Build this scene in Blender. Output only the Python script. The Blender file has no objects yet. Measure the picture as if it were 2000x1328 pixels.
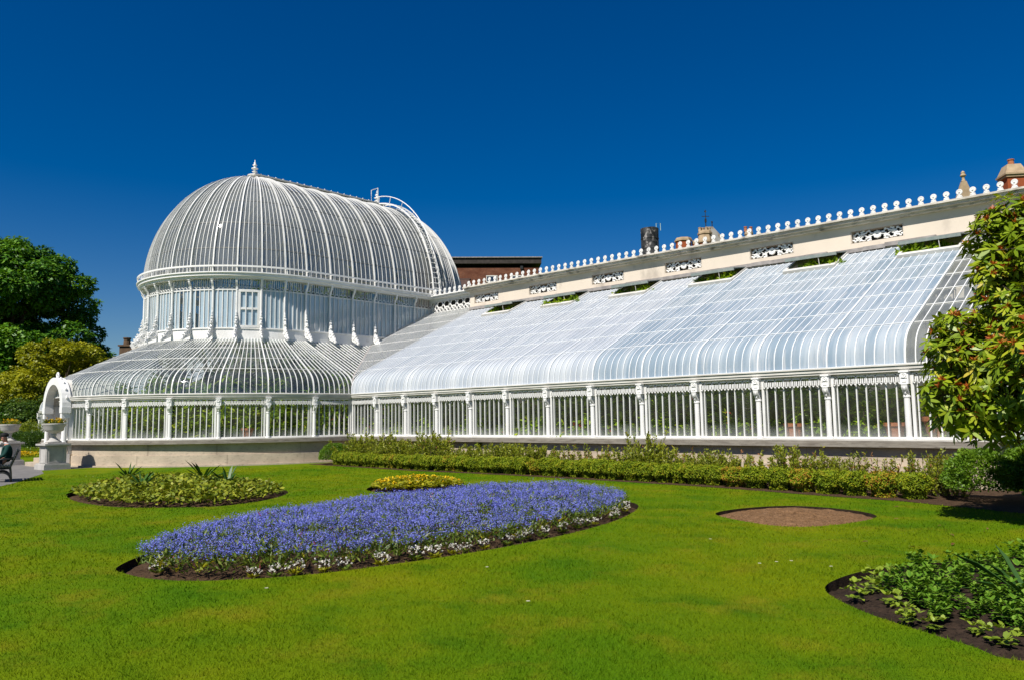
import bpy, bmesh, math, random
import numpy as np
from mathutils import Vector, Matrix

random.seed(7)
rng = np.random.default_rng(11)
R = math.radians
PI = math.pi
SC = bpy.context.scene
COL = SC.collection

# ------------------------------------------------------------------ camera, sky, sun, exposure
YAW, PIT, ROLL = R(42.994), R(5.781), R(0.790)
EYE = 1.62
fw = Vector((-math.sin(YAW) * math.cos(PIT), math.cos(YAW) * math.cos(PIT), math.sin(PIT)))
r0 = Vector((math.cos(YAW), math.sin(YAW), 0))
u0 = r0.cross(fw)
rc = r0 * math.cos(ROLL) - u0 * math.sin(ROLL)
uc = r0 * math.sin(ROLL) + u0 * math.cos(ROLL)
cam_d = bpy.data.cameras.new('camera')
cam = bpy.data.objects.new('camera', cam_d)
COL.objects.link(cam)
cam_d.sensor_width = 36
cam_d.lens = 1525 / 2000 * 36
cam_d.clip_start = 0.1
cam_d.clip_end = 3000
m = Matrix.Identity(4)
for i in range(3):
    m[i][0], m[i][1], m[i][2] = rc[i], uc[i], -fw[i]
m[2][3] = EYE
cam.matrix_world = m
SC.camera = cam

SUN_EL, SUN_AZ = R(51.0), R(170.0)          # azimuth clockwise from +Y
sdir = Vector((math.sin(SUN_AZ) * math.cos(SUN_EL), math.cos(SUN_AZ) * math.cos(SUN_EL), math.sin(SUN_EL)))
world = bpy.data.worlds.new('World')
SC.world = world
world.use_nodes = True
wn = world.node_tree
bg = wn.nodes['Background']
sky = wn.nodes.new('ShaderNodeTexSky')
sky.sky_type = 'NISHITA'
sky.sun_disc = False
sky.sun_elevation = SUN_EL
sky.sun_rotation = SUN_AZ
sky.altitude = 300
sky.air_density = 1.0
sky.dust_density = 0.55
sky.ozone_density = 4.0
hs = wn.nodes.new('ShaderNodeHueSaturation')
hs.inputs['Saturation'].default_value = 1.5
hs.inputs['Value'].default_value = 1.0
hs.inputs['Hue'].default_value = 0.511
wn.links.new(sky.outputs[0], hs.inputs['Color'])
wn.links.new(hs.outputs[0], bg.inputs[0])
bg.inputs[1].default_value = 0.057
sun_d = bpy.data.lights.new('sun', 'SUN')
sun_d.energy = 5.0
sun_d.angle = R(0.5)
sun_d.color = (1.0, 0.95, 0.87)
sun = bpy.data.objects.new('sun', sun_d)
COL.objects.link(sun)
sun.rotation_euler = sdir.to_track_quat('Z', 'Y').to_euler()
SC.view_settings.view_transform = 'Standard'
SC.view_settings.look = 'None'
SC.view_settings.exposure = 0.38
SC.view_settings.gamma = 1.0
SC.render.engine = 'CYCLES'
SC.cycles.max_bounces = 8
SC.cycles.diffuse_bounces = 3
SC.cycles.glossy_bounces = 3
SC.cycles.transmission_bounces = 4
SC.cycles.transparent_max_bounces = 24
SC.cycles.use_denoising = True
SC.cycles.caustics_reflective = False
SC.cycles.caustics_refractive = False

# ------------------------------------------------------------------ helpers
def at_px(x, depth, yaw_only=True):
    """ground position at horizontal depth along the view, lateral by photo column"""
    lat = (x - 1000) / 1525 * depth
    return Vector((-math.sin(YAW) * depth + math.cos(YAW) * lat, math.cos(YAW) * depth + math.sin(YAW) * lat, 0))

def px_pt(x, y, depth):
    """3d point seen at photo pixel x,y at the given horizontal depth"""
    d = fw * 1525 + rc * (x - 1000) + uc * (664 - y)
    h = Vector((-math.sin(YAW), math.cos(YAW), 0))
    return Vector((0, 0, EYE)) + d * (depth / d.dot(h))
def at_top(x, y, depth):
    p = px_pt(x, y, depth); return Vector((p.x, p.y, 0))
def z_px(y, depth, x=1000): return px_pt(x, y, depth).z

ORD = ['first', 'second', 'third', 'fourth', 'fifth', 'sixth', 'seventh', 'eighth', 'ninth', 'tenth', 'eleventh', 'twelfth',
       'thirteenth', 'fourteenth', 'fifteenth', 'sixteenth', 'seventeenth', 'eighteenth', 'nineteenth']
TENS = {2: 'twent', 3: 'thirt', 4: 'fort', 5: 'fift'}
def ordn(i):
    i += 1
    if i < 20: return ORD[i - 1]
    t, u = divmod(i, 10)
    return TENS[t] + ('ieth' if u == 0 else 'y-' + ORD[u - 1])

def tag(o, label=None, cat=None, group=None, kind=None):
    if label: o['label'] = label
    if cat: o['category'] = cat
    if group: o['group'] = group
    if kind: o['kind'] = kind
    return o

def empty(name, loc=(0, 0, 0), rz=0, parent=None):
    o = bpy.data.objects.new(name, None)
    COL.objects.link(o)
    o.location = loc
    o.rotation_euler = (0, 0, rz)
    if parent: o.parent = parent
    return o

def link(name, me, parent=None, loc=(0, 0, 0), rz=0, sc=None):
    o = bpy.data.objects.new(name, me)
    COL.objects.link(o)
    o.location = loc
    o.rotation_euler = (0, 0, rz)
    if sc is not None: o.scale = sc if hasattr(sc, '__len__') else (sc, sc, sc)
    if parent: o.parent = parent
    return o

class MB:
    def __init__(s):
        s.v = []; s.f = []; s.mi = []
    def add(s, vs, fs, mi=0):
        b = len(s.v)
        s.v.extend([tuple(p) for p in vs])
        for f in fs:
            s.f.append(tuple(b + i for i in f)); s.mi.append(mi)
    def box(s, c, size, rz=0, mi=0, taper=1.0):
        hx, hy, hz = size[0] / 2, size[1] / 2, size[2] / 2
        ca, sa = math.cos(rz), math.sin(rz)
        vs = []
        for z, k in ((-hz, 1.0), (hz, taper)):
            for x, y in ((-hx, -hy), (hx, -hy), (hx, hy), (-hx, hy)):
                x2, y2 = x * k, y * k
                vs.append((c[0] + ca * x2 - sa * y2, c[1] + sa * x2 + ca * y2, c[2] + z))
        s.add(vs, [(3, 2, 1, 0), (4, 5, 6, 7), (0, 1, 5, 4), (1, 2, 6, 5), (2, 3, 7, 6), (3, 0, 4, 7)], mi)
    def grid(s, rows, mi=0, closed=False):
        """rows: list of lists of points"""
        n = len(rows[0]); vs = [p for r in rows for p in r]; fs = []
        for i in range(len(rows) - 1):
            for j in range(n if closed else n - 1):
                j2 = (j + 1) % n
                fs.append((i * n + j, i * n + j2, (i + 1) * n + j2, (i + 1) * n + j))
        s.add(vs, fs, mi)
    def sweep(s, pts, side, w, h, mi=0, off=0.0):
        """rectangular bar along pts; side = width direction(s)"""
        pts = [Vector(p) for p in pts]
        n = len(pts); rings = []
        for i, p in enumerate(pts):
            t = (pts[min(i + 1, n - 1)] - pts[max(i - 1, 0)]).normalized()
            sd = Vector(side[i] if isinstance(side, list) else side)
            up = t.cross(sd).normalized()
            p = p + up * off
            rings.append([p - sd * w / 2 - up * h / 2, p + sd * w / 2 - up * h / 2, p + sd * w / 2 + up * h / 2, p - sd * w / 2 + up * h / 2])
        s.grid(rings, mi, closed=True)
        b = len(s.v) - 4 * n
        s.f.append((b + 3, b + 2, b + 1, b)); s.mi.append(mi)
        e = b + 4 * (n - 1)
        s.f.append((e, e + 1, e + 2, e + 3)); s.mi.append(mi)
    def tube(s, pts, rad, n=8, mi=0, caps=True):
        pts = [Vector(p) for p in pts]
        k = len(pts); rings = []
        for i, p in enumerate(pts):
            t = (pts[min(i + 1, k - 1)] - pts[max(i - 1, 0)])
            t = t.normalized() if t.length > 1e-9 else Vector((0, 0, 1))
            a = Vector((0, 0, 1)) if abs(t.z) < 0.9 else Vector((1, 0, 0))
            u = t.cross(a).normalized(); w = t.cross(u).normalized()
            r = rad[i] if hasattr(rad, '__len__') else rad
            rings.append([p + (u * math.cos(2 * PI * j / n) + w * math.sin(2 * PI * j / n)) * r for j in range(n)])
        s.grid(rings, mi, closed=True)
        if caps:
            b = len(s.v) - n * k
            s.f.append(tuple(b + j for j in range(n))); s.mi.append(mi)
            s.f.append(tuple(b + n * (k - 1) + n - 1 - j for j in range(n))); s.mi.append(mi)
    def lathe(s, prof, c=(0, 0, 0), n=16, mi=0):
        rings = [[(c[0] + r * math.cos(2 * PI * j / n), c[1] + r * math.sin(2 * PI * j / n), c[2] + z) for j in range(n)] for r, z in prof]
        s.grid(rings, mi, closed=True)
        b = len(s.v) - n * len(prof)
        s.f.append(tuple(b + n - 1 - j for j in range(n))); s.mi.append(mi)
        e = b + n * (len(prof) - 1)
        s.f.append(tuple(e + j for j in range(n))); s.mi.append(mi)
    def ring(s, c, rad, tr, axu, axv, n=12, m=5, mi=0, a0=0.0, a1=2 * PI):
        """torus (arc) in the plane axu,axv"""
        axu, axv = Vector(axu), Vector(axv); nn = axu.cross(axv).normalized(); c = Vector(c)
        full = abs(a1 - a0 - 2 * PI) < 1e-6
        rings = []
        for i in range(n + 1):
            a = a0 + (a1 - a0) * i / n
            d = axu * math.cos(a) + axv * math.sin(a)
            rr = rad(i / n) if callable(rad) else rad
            rings.append([c + d * rr + (d * math.cos(2 * PI * j / m) + nn * math.sin(2 * PI * j / m)) * tr for j in range(m)])
        s.grid(rings, mi, closed=True)
    def poly(s, pts, depth, axis=(0, 1, 0), mi=0):
        """extrude flat polygon (list of 3d pts) by depth along axis, centred"""
        ax = Vector(axis) * depth / 2
        n = len(pts); a = [Vector(p) - ax for p in pts]; b = [Vector(p) + ax for p in pts]
        s.add(a + b, [tuple(range(n)), tuple(range(2 * n - 1, n - 1, -1))] + [(i, n + i, n + (i + 1) % n, (i + 1) % n) for i in range(n)], mi)
    def band(s, mp, s0, s1, n, d0, d1, z0, z1, mi=0):
        rings = []
        for i in range(n + 1):
            q = s0 + (s1 - s0) * i / n
            rings.append([mp(q, d0, z0), mp(q, d1, z0), mp(q, d1, z1), mp(q, d0, z1)])
        s.grid(rings, mi, closed=True)
        b = len(s.v) - 4 * (n + 1)
        s.f.append((b, b + 1, b + 2, b + 3)); s.mi.append(mi)
        e = b + 4 * n
        s.f.append((e + 3, e + 2, e + 1, e)); s.mi.append(mi)
    def mesh(s, name, mats, smooth=False):
        me = bpy.data.meshes.new(name)
        me.from_pydata(s.v, [], s.f)
        for mm in (mats if isinstance(mats, (list, tuple)) else [mats]): me.materials.append(mm)
        if isinstance(mats, (list, tuple)) and len(mats) > 1: me.polygons.foreach_set('material_index', s.mi)
        bm = bmesh.new(); bm.from_mesh(me); bmesh.ops.recalc_face_normals(bm, faces=bm.faces); bm.to_mesh(me); bm.free()
        if smooth:
            me.polygons.foreach_set('use_smooth', [True] * len(me.polygons))
        return me
    def build(s, name, mats, parent=None, loc=(0, 0, 0), rz=0, smooth=False):
        return link(name, s.mesh(name, mats, smooth), parent, loc, rz)

def np_mesh(name, verts, nper, mat, tint=None):
    """mesh of separate n-gons: verts (N,nper,3); tint (N,) -> point attribute"""
    N = verts.shape[0]
    me = bpy.data.meshes.new(name)
    me.vertices.add(N * nper)
    me.vertices.foreach_set('co', verts.reshape(-1).astype(np.float32))
    me.loops.add(N * nper)
    me.loops.foreach_set('vertex_index', np.arange(N * nper, dtype=np.int32))
    me.polygons.add(N)
    me.polygons.foreach_set('loop_start', np.arange(0, N * nper, nper, dtype=np.int32))
    me.update(calc_edges=True)
    if tint is not None:
        at = me.attributes.new('tint', 'FLOAT', 'POINT')
        at.data.foreach_set('value', np.repeat(tint, nper).astype(np.float32))
    for mm in (mat if isinstance(mat, (list, tuple)) else [mat]): me.materials.append(mm)
    return me

def unit(a):
    return a / np.maximum(np.linalg.norm(a, axis=1, keepdims=True), 1e-9)

def leaf_quads(c, axis, nrm, length, width, fold=0.15):
    """leaf as 4 vert kite: base, side, tip, side"""
    axis = unit(axis); side = unit(np.cross(axis, nrm)); nn = np.cross(side, axis)
    L = np.asarray(length).reshape(-1, 1); W = np.asarray(width).reshape(-1, 1)
    b = c; t = c + axis * L; mid = c + axis * L * 0.5
    l = mid + side * W * 0.5 + nn * W * fold; r = mid - side * W * 0.5 + nn * W * fold
    return np.stack([b, l, t, r], 1)

def leaf6(c, axis, nrm, length, width, droop=0.0):
    """long leaf as 6-gon"""
    axis = unit(axis); side = unit(np.cross(axis, nrm)); nn = np.cross(side, axis)
    L = np.asarray(length).reshape(-1, 1); W = np.asarray(width).reshape(-1, 1)
    a = c + axis * L * 0.3; b = c + axis * L * 0.72 - nn * L * droop * 0.4
    t = c + axis * L - nn * L * droop
    return np.stack([c, a + side * W * 0.45, b + side * W * 0.42, t, b - side * W * 0.42, a - side * W * 0.45], 1)

def randdir(n):
    v = rng.normal(size=(n, 3)); return unit(v)

# ------------------------------------------------------------------ materials
def new_mat(name):
    ma = bpy.data.materials.new(name); ma.use_nodes = True
    nt = ma.node_tree; nt.nodes.clear()
    out = nt.nodes.new('ShaderNodeOutputMaterial')
    return ma, nt, out
def nd(nt, typ, **kw):
    n = nt.nodes.new(typ)
    for k, v in kw.items():
        if k in n.inputs: n.inputs[k].default_value = v
        else: setattr(n, k, v)
    return n
def rgba(c): return (c[0], c[1], c[2], 1)
def noise(nt, scale, detail=4, vec=None, rough=0.55):
    n = nd(nt, 'ShaderNodeTexNoise', Scale=scale, Detail=detail, Roughness=rough)
    if vec is not None: nt.links.new(vec, n.inputs['Vector'])
    return n.outputs['Fac']
def ramp(nt, fac, stops):
    n = nt.nodes.new('ShaderNodeValToRGB'); cr = n.color_ramp
    while len(cr.elements) < len(stops): cr.elements.new(0.5)
    for e, (p, c) in zip(cr.elements, stops): e.position = p; e.color = rgba(c) if hasattr(c, '__len__') else (c, c, c, 1)
    nt.links.new(fac, n.inputs[0]); return n.outputs[0]
def mixc(nt, fac, a, b, blend='MIX'):
    n = nt.nodes.new('ShaderNodeMix'); n.data_type = 'RGBA'; n.blend_type = blend
    for sock, v in ((n.inputs[0], fac), (n.inputs[6], a), (n.inputs[7], b)):
        if hasattr(v, 'links') or isinstance(v, bpy.types.NodeSocket): nt.links.new(v, sock)
        else: sock.default_value = rgba(v) if hasattr(v, '__len__') else v
    return n.outputs[2]
def coords(nt, which='Object', scale=(1, 1, 1), rot=(0, 0, 0)):
    t = nt.nodes.new('ShaderNodeTexCoord'); mp = nt.nodes.new('ShaderNodeMapping')
    mp.inputs['Scale'].default_value = scale; mp.inputs['Rotation'].default_value = rot
    if which == 'World':
        g = nt.nodes.new('ShaderNodeNewGeometry'); nt.links.new(g.outputs['Position'], mp.inputs['Vector'])
    else:
        nt.links.new(t.outputs[which], mp.inputs['Vector'])
    return mp.outputs['Vector']
def principled(nt, out, col, rough=0.6, spec=0.4, bump=None, bstr=0.3, bdist=0.02):
    p = nt.nodes.new('ShaderNodeBsdfPrincipled')
    if isinstance(col, bpy.types.NodeSocket): nt.links.new(col, p.inputs['Base Color'])
    else: p.inputs['Base Color'].default_value = rgba(col)
    p.inputs['Roughness'].default_value = rough
    p.inputs['Specular IOR Level'].default_value = spec
    if bump is not None:
        b = nd(nt, 'ShaderNodeBump', Strength=bstr, Distance=bdist)
        nt.links.new(bump, b.inputs['Height']); nt.links.new(b.outputs[0], p.inputs['Normal'])
    if out is not None: nt.links.new(p.outputs[0], out.inputs['Surface'])
    return p

def simple(name, c1, c2=None, scale=6.0, rough=0.6, spec=0.4, lo=0.35, hi=0.7, bump=0.0, vscale=(1, 1, 1), c3=None, s3=30.0, lo3=0.6, hi3=0.75):
    ma, nt, out = new_mat(name)
    v = coords(nt, 'World', vscale)
    col = c1
    n = noise(nt, scale, 6, v)
    if c2 is not None:
        f = ramp(nt, n, [(lo, 0.0), (hi, 1.0)])
        col = mixc(nt, f, c1, c2)
    if c3 is not None:
        n3 = noise(nt, s3, 5, v)
        col = mixc(nt, ramp(nt, n3, [(lo3, 0.0), (hi3, 1.0)]), col, c3)
    principled(nt, out, col, rough, spec, noise(nt, scale * 6, 4, v) if bump else None, bump)
    return ma

def foliage(name, stops, trans=0.3, rough=0.45, spec=0.35, tcol=None):
    ma, nt, out = new_mat(name)
    a = nt.nodes.new('ShaderNodeAttribute'); a.attribute_name = 'tint'
    col = ramp(nt, a.outputs['Fac'], stops)
    p = principled(nt, None, col, rough, spec)
    t = nt.nodes.new('ShaderNodeBsdfTranslucent')
    tc = mixc(nt, 1.0, col, tcol or (1.25, 1.2, 0.5), 'MULTIPLY')
    nt.links.new(tc, t.inputs['Color'])
    mx = nd(nt, 'ShaderNodeMixShader'); mx.inputs[0].default_value = trans
    nt.links.new(p.outputs[0], mx.inputs[1]); nt.links.new(t.outputs[0], mx.inputs[2]); nt.links.new(mx.outputs[0], out.inputs['Surface'])
    return ma

def glass(name, tint=(0.84, 0.88, 0.87), tlm=0.3, dirt=(0.75, 0.78, 0.78), dlo=0.05, dhi=0.2, scale=2.0, rough=0.03, vscale=(1, 1, 1), mist=None, gain=1.0, dirt2=None):
    """thin pane: see-through + mirror by angle, plus a film of dirt or limewash of its own shape"""
    ma, nt, out = new_mat(name)
    v = coords(nt, 'World', vscale)
    tr = nt.nodes.new('ShaderNodeBsdfTransparent'); tr.inputs[0].default_value = rgba(tint)
    df = nt.nodes.new('ShaderNodeBsdfDiffuse'); df.inputs[0].default_value = rgba(dirt)
    tl = nt.nodes.new('ShaderNodeBsdfTranslucent'); tl.inputs[0].default_value = rgba(dirt)
    dm_ = nd(nt, 'ShaderNodeMixShader'); dm_.inputs[0].default_value = tlm
    nt.links.new(df.outputs[0], dm_.inputs[1]); nt.links.new(tl.outputs[0], dm_.inputs[2])
    n = noise(nt, scale, 6, v, 0.65)
    f = ramp(nt, n, [(0.3, dlo), (0.72, dhi)])
    if dirt2 is not None:
        n2 = noise(nt, scale * 0.37, 3, v)
        dc = mixc(nt, ramp(nt, n2, [(0.40, 0.0), (0.60, 1.0)]), dirt, dirt2)
        dc = mixc(nt, ramp(nt, noise(nt, scale * 2.3, 4, v), [(0.5, 0.0), (0.72, 0.7)]), dc, dirt2)
        dc = mixc(nt, ramp(nt, noise(nt, scale * 1.6, 5, v), [(0.56, 0.0), (0.70, 0.8)]), dc, (0.66, 0.68, 0.70))
        nt.links.new(dc, df.inputs[0]); nt.links.new(dc, tl.inputs[0])
    if mist is not None:
        g = nt.nodes.new('ShaderNodeNewGeometry'); sx = nt.nodes.new('ShaderNodeSeparateXYZ'); nt.links.new(g.outputs['Position'], sx.inputs[0])
        ad = nd(nt, 'ShaderNodeMath', operation='ADD'); nt.links.new(sx.outputs[2], ad.inputs[0])
        sc_ = nd(nt, 'ShaderNodeMath', operation='MULTIPLY'); nt.links.new(noise(nt, 1.6, 5, coords(nt, 'World')), sc_.inputs[0]); sc_.inputs[1].default_value = mist[2]
        nt.links.new(sc_.outputs[0], ad.inputs[1])
        mr = nd(nt, 'ShaderNodeMapRange'); nt.links.new(ad.outputs[0], mr.inputs['Value'])
        mr.inputs['From Min'].default_value = mist[0]; mr.inputs['From Max'].default_value = mist[1]
        mr.inputs['To Min'].default_value = mist[3]; mr.inputs['To Max'].default_value = 0.0
        mx_ = nd(nt, 'ShaderNodeMath', operation='MAXIMUM'); nt.links.new(f, mx_.inputs[0]); nt.links.new(mr.outputs[0], mx_.inputs[1]); f = mx_.outputs[0]
    m1 = nd(nt, 'ShaderNodeMixShader'); nt.links.new(f, m1.inputs[0]); nt.links.new(tr.outputs[0], m1.inputs[1]); nt.links.new(dm_.outputs[0], m1.inputs[2])
    lw = nd(nt, 'ShaderNodeLayerWeight', Blend=0.5)
    pw = nd(nt, 'ShaderNodeMath', operation='POWER'); nt.links.new(lw.outputs['Facing'], pw.inputs[0]); pw.inputs[1].default_value = 5.0
    ml = nd(nt, 'ShaderNodeMath', operation='MULTIPLY_ADD'); nt.links.new(pw.outputs[0], ml.inputs[0]); ml.inputs[1].default_value = 0.85 * gain; ml.inputs[2].default_value = 0.07 * gain
    gl = nd(nt, 'ShaderNodeBsdfGlossy', Roughness=rough); gl.inputs[0].default_value = (1, 1, 1, 1)
    m2 = nd(nt, 'ShaderNodeMixShader'); nt.links.new(ml.outputs[0], m2.inputs[0]); nt.links.new(m1.outputs[0], m2.inputs[1]); nt.links.new(gl.outputs[0], m2.inputs[2])
    nt.links.new(m2.outputs[0], out.inputs['Surface'])
    return ma

M = {}
M['white'] = simple('white_paint', (0.80, 0.79, 0.77), (0.68, 0.67, 0.64), 1.6, 0.45, 0.4, 0.45, 0.8, 0.05, c3=(0.50, 0.46, 0.40), s3=5.0, lo3=0.62, hi3=0.85)
M['white_bar'] = simple('white_glazing_paint', (0.74, 0.735, 0.715), (0.62, 0.615, 0.59), 2.0, 0.45, 0.4)
M['white_old'] = simple('weathered_white_paint', (0.66, 0.64, 0.59), (0.47, 0.44, 0.39), 1.5, 0.6, 0.3, 0.4, 0.75, 0.1, (1, 1, 5), c3=(0.25, 0.2, 0.16), s3=9.0, lo3=0.66, hi3=0.8)
M['bar_wash'] = simple('limed_glazing_bar', (0.70, 0.72, 0.74), (0.58, 0.61, 0.645), 2.2, 0.5, 0.3)
M['stone'] = None
M['cream'] = simple('cream_render', (0.68, 0.59, 0.49), (0.61, 0.53, 0.44), 0.8, 0.85, 0.2, 0.35, 0.7, 0.1, (1, 1, 0.6), c3=(0.33, 0.285, 0.24), s3=1.3, lo3=0.58, hi3=0.85)
M['cornice_stone'] = simple('streaked_cornice_stone', (0.60, 0.55, 0.47), (0.34, 0.30, 0.25), 1.7, 0.85, 0.2, 0.45, 0.75, 0.2, (1.2, 1, 3.0), c3=(0.09, 0.08, 0.065), s3=2.2, lo3=0.53, hi3=0.72)
M['lead'] = simple('lead_flashing', (0.22, 0.20, 0.19), (0.36, 0.33, 0.31), 4.0, 0.6, 0.3)
M['ledge'] = simple('weathered_stone_ledge', (0.27, 0.245, 0.205), (0.16, 0.14, 0.115), 2.5, 0.85, 0.2, 0.35, 0.7, 0.2, (1, 1, 6), c3=(0.08, 0.07, 0.055), s3=5, lo3=0.62, hi3=0.8)
M['iron'] = simple('dark_iron', (0.012, 0.014, 0.013), (0.03, 0.032, 0.03), 8, 0.45, 0.4)
M['soil'] = simple('bed_soil', (0.055, 0.032, 0.018), (0.10, 0.062, 0.036), 9, 0.95, 0.1, 0.35, 0.7, 1.0, c3=(0.02, 0.012, 0.008), s3=26, lo3=0.5, hi3=0.7)
M['soil_dry'] = simple('dry_soil', (0.17, 0.092, 0.042), (0.26, 0.15, 0.078), 12, 0.95, 0.1, 0.35, 0.7, 1.0, c3=(0.045, 0.027, 0.015), s3=40, lo3=0.48, hi3=0.7)
M['soil_dark'] = simple('moist_dark_soil', (0.022, 0.014, 0.009), (0.048, 0.03, 0.02), 10, 0.95, 0.15, 0.35, 0.7, 1.0, c3=(0.008, 0.005, 0.004), s3=30, lo3=0.5, hi3=0.7)
M['path'] = simple('asphalt_path', (0.13, 0.125, 0.12), (0.19, 0.18, 0.17), 3, 0.9, 0.2, 0.3, 0.7, 0.4)
M['bark'] = simple('bark', (0.07, 0.05, 0.035), (0.13, 0.10, 0.07), 9, 0.9, 0.15, 0.35, 0.7, 0.8, (1, 1, 0.3))
M['terracotta'] = simple('terracotta', (0.32, 0.11, 0.05), (0.4, 0.16, 0.08), 6, 0.8, 0.2)
M['slate'] = simple('lead_grey_slate', (0.17, 0.17, 0.155), (0.25, 0.24, 0.21), 1.5, 0.7, 0.3, c3=(0.12, 0.085, 0.04), s3=2.5, lo3=0.55, hi3=0.7, vscale=(1, 1, .4))
M['sandstone'] = simple('sandstone', (0.44, 0.33, 0.21), (0.31, 0.225, 0.14), 2.5, 0.85, 0.2)
M['orange_brick'] = simple('orange_brick', (0.34, 0.085, 0.03), (0.26, 0.065, 0.025), 3, 0.85, 0.2)
M['stone_urn'] = simple('grey_urn_stone', (0.46, 0.44, 0.41), (0.34, 0.325, 0.30), 3, 0.85, 0.2, bump=0.2)
M['stain_black'] = simple('tarred_flue', (0.012, 0.013, 0.014), (0.06, 0.06, 0.06), 1.8, 0.6, 0.3, 0.42, 0.62, 0.2, (1, 1, 0.7), c3=(0.30, 0.28, 0.27), s3=2.6, lo3=0.58, hi3=0.66)

def stone_mat():
    ma, nt, out = new_mat('coursed_ashlar')
    v = coords(nt, 'World')
    n = noise(nt, 1.1, 6, v); n2 = noise(nt, 7, 5, coords(nt, 'World', (1, 1, 2.5)))
    col = mixc(nt, ramp(nt, n, [(0.35, 0), (0.68, 1)]), (0.50, 0.415, 0.315), (0.36, 0.295, 0.225))
    col = mixc(nt, ramp(nt, n2, [(0.55, 0), (0.8, 1)]), col, (0.23, 0.195, 0.155))
    # vertical joints every ~1.3 m along the wall
    sx = nt.nodes.new('ShaderNodeSeparateXYZ'); nt.links.new(v, sx.inputs[0])
    a = nd(nt, 'ShaderNodeMath', operation='SUBTRACT'); nt.links.new(sx.outputs[0], a.inputs[0]); nt.links.new(sx.outputs[1], a.inputs[1])
    fr = nd(nt, 'ShaderNodeMath', operation='PINGPONG'); nt.links.new(a.outputs[0], fr.inputs[0]); fr.inputs[1].default_value = 0.72
    j = ramp(nt, fr.outputs[0], [(0.0, 0.55), (0.010, 0.0)])
    col = mixc(nt, j, col, (0.16, 0.13, 0.10))
    principled(nt, out, col, 0.9, 0.15, n2, 0.25)
    return ma
M['stone'] = stone_mat()

def brick_mat():
    ma, nt, out = new_mat('brown_brickwork')
    v = coords(nt, 'Object', (1, 1, 1), (R(90), 0, 0))
    b = nd(nt, 'ShaderNodeTexBrick', Scale=3.2)
    nt.links.new(v, b.inputs['Vector'])
    b.inputs['Color1'].default_value = (0.20, 0.075, 0.04, 1); b.inputs['Color2'].default_value = (0.13, 0.05, 0.03, 1)
    b.inputs['Mortar'].default_value = (0.17, 0.11, 0.08, 1); b.inputs['Mortar Size'].default_value = 0.015
    n = noise(nt, 0.7, 5, coords(nt, 'World', (1, 1, 3)))
    col = mixc(nt, ramp(nt, n, [(0.4, 0), (0.7, 1)]), b.outputs['Color'], (0.10, 0.035, 0.02))
    principled(nt, out, col, 0.9, 0.15)
    return ma
M['brick'] = brick_mat()

def lawn_mat():
    ma, nt, out = new_mat('mown_lawn')
    v = coords(nt, 'World')
    n1 = noise(nt, 0.33, 6, v, 0.6); n2 = noise(nt, 0.95, 7, coords(nt, 'World', (1, 1.5, 1), (0, 0, YAW)), 0.62); n3 = noise(nt, 60, 4, v)
    col = mixc(nt, ramp(nt, n1, [(0.36, 0), (0.66, 1)]), (0.080, 0.168, 0.003), (0.172, 0.212, 0.003))
    col = mixc(nt, ramp(nt, n2, [(0.50, 0), (0.78, 1)]), col, (0.040, 0.122, 0.003))
    col = mixc(nt, ramp(nt, noise(nt, 1.3, 7, v, 0.65), [(0.52, 0), (0.76, 0.9)]), col, (0.20, 0.19, 0.010))
    col = mixc(nt, ramp(nt, n3, [(0.3, 0), (0.75, 1)]), col, mixc(nt, 1.0, col, (0.5, 0.55, 0.5), 'MULTIPLY'))
    principled(nt, out, col, 0.85, 0.03, n3, 0.5, 0.03)
    return ma
M['lawn'] = lawn_mat()

def blade_mat():
    ma, nt, out = new_mat('grass_blades')
    v = coords(nt, 'World')
    a = nt.nodes.new('ShaderNodeAttribute'); a.attribute_name = 'tint'
    n1 = noise(nt, 0.33, 6, v, 0.6); n2 = noise(nt, 0.95, 7, coords(nt, 'World', (1, 1.5, 1), (0, 0, YAW)), 0.62)
    col = mixc(nt, ramp(nt, n1, [(0.36, 0), (0.66, 1)]), (0.084, 0.180, 0.003), (0.182, 0.222, 0.003))
    col = mixc(nt, ramp(nt, n2, [(0.50, 0), (0.78, 1)]), col, (0.042, 0.130, 0.003))
    col = mixc(nt, ramp(nt, noise(nt, 1.3, 7, v, 0.65), [(0.52, 0), (0.76, 0.9)]), col, (0.21, 0.20, 0.010))
    col = mixc(nt, a.outputs['Fac'], col, mixc(nt, 1.0, col, (1.28, 1.2, 1.3), 'MULTIPLY'))
    p = principled(nt, None, col, 0.75, 0.05)
    t = nt.nodes.new('ShaderNodeBsdfTranslucent'); nt.links.new(col, t.inputs[0])
    mx = nd(nt, 'ShaderNodeMixShader'); mx.inputs[0].default_value = 0.35
    nt.links.new(p.outputs[0], mx.inputs[1]); nt.links.new(t.outputs[0], mx.inputs[2]); nt.links.new(mx.outputs[0], out.inputs['Surface'])
    return ma
M['blades'] = blade_mat()

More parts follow.
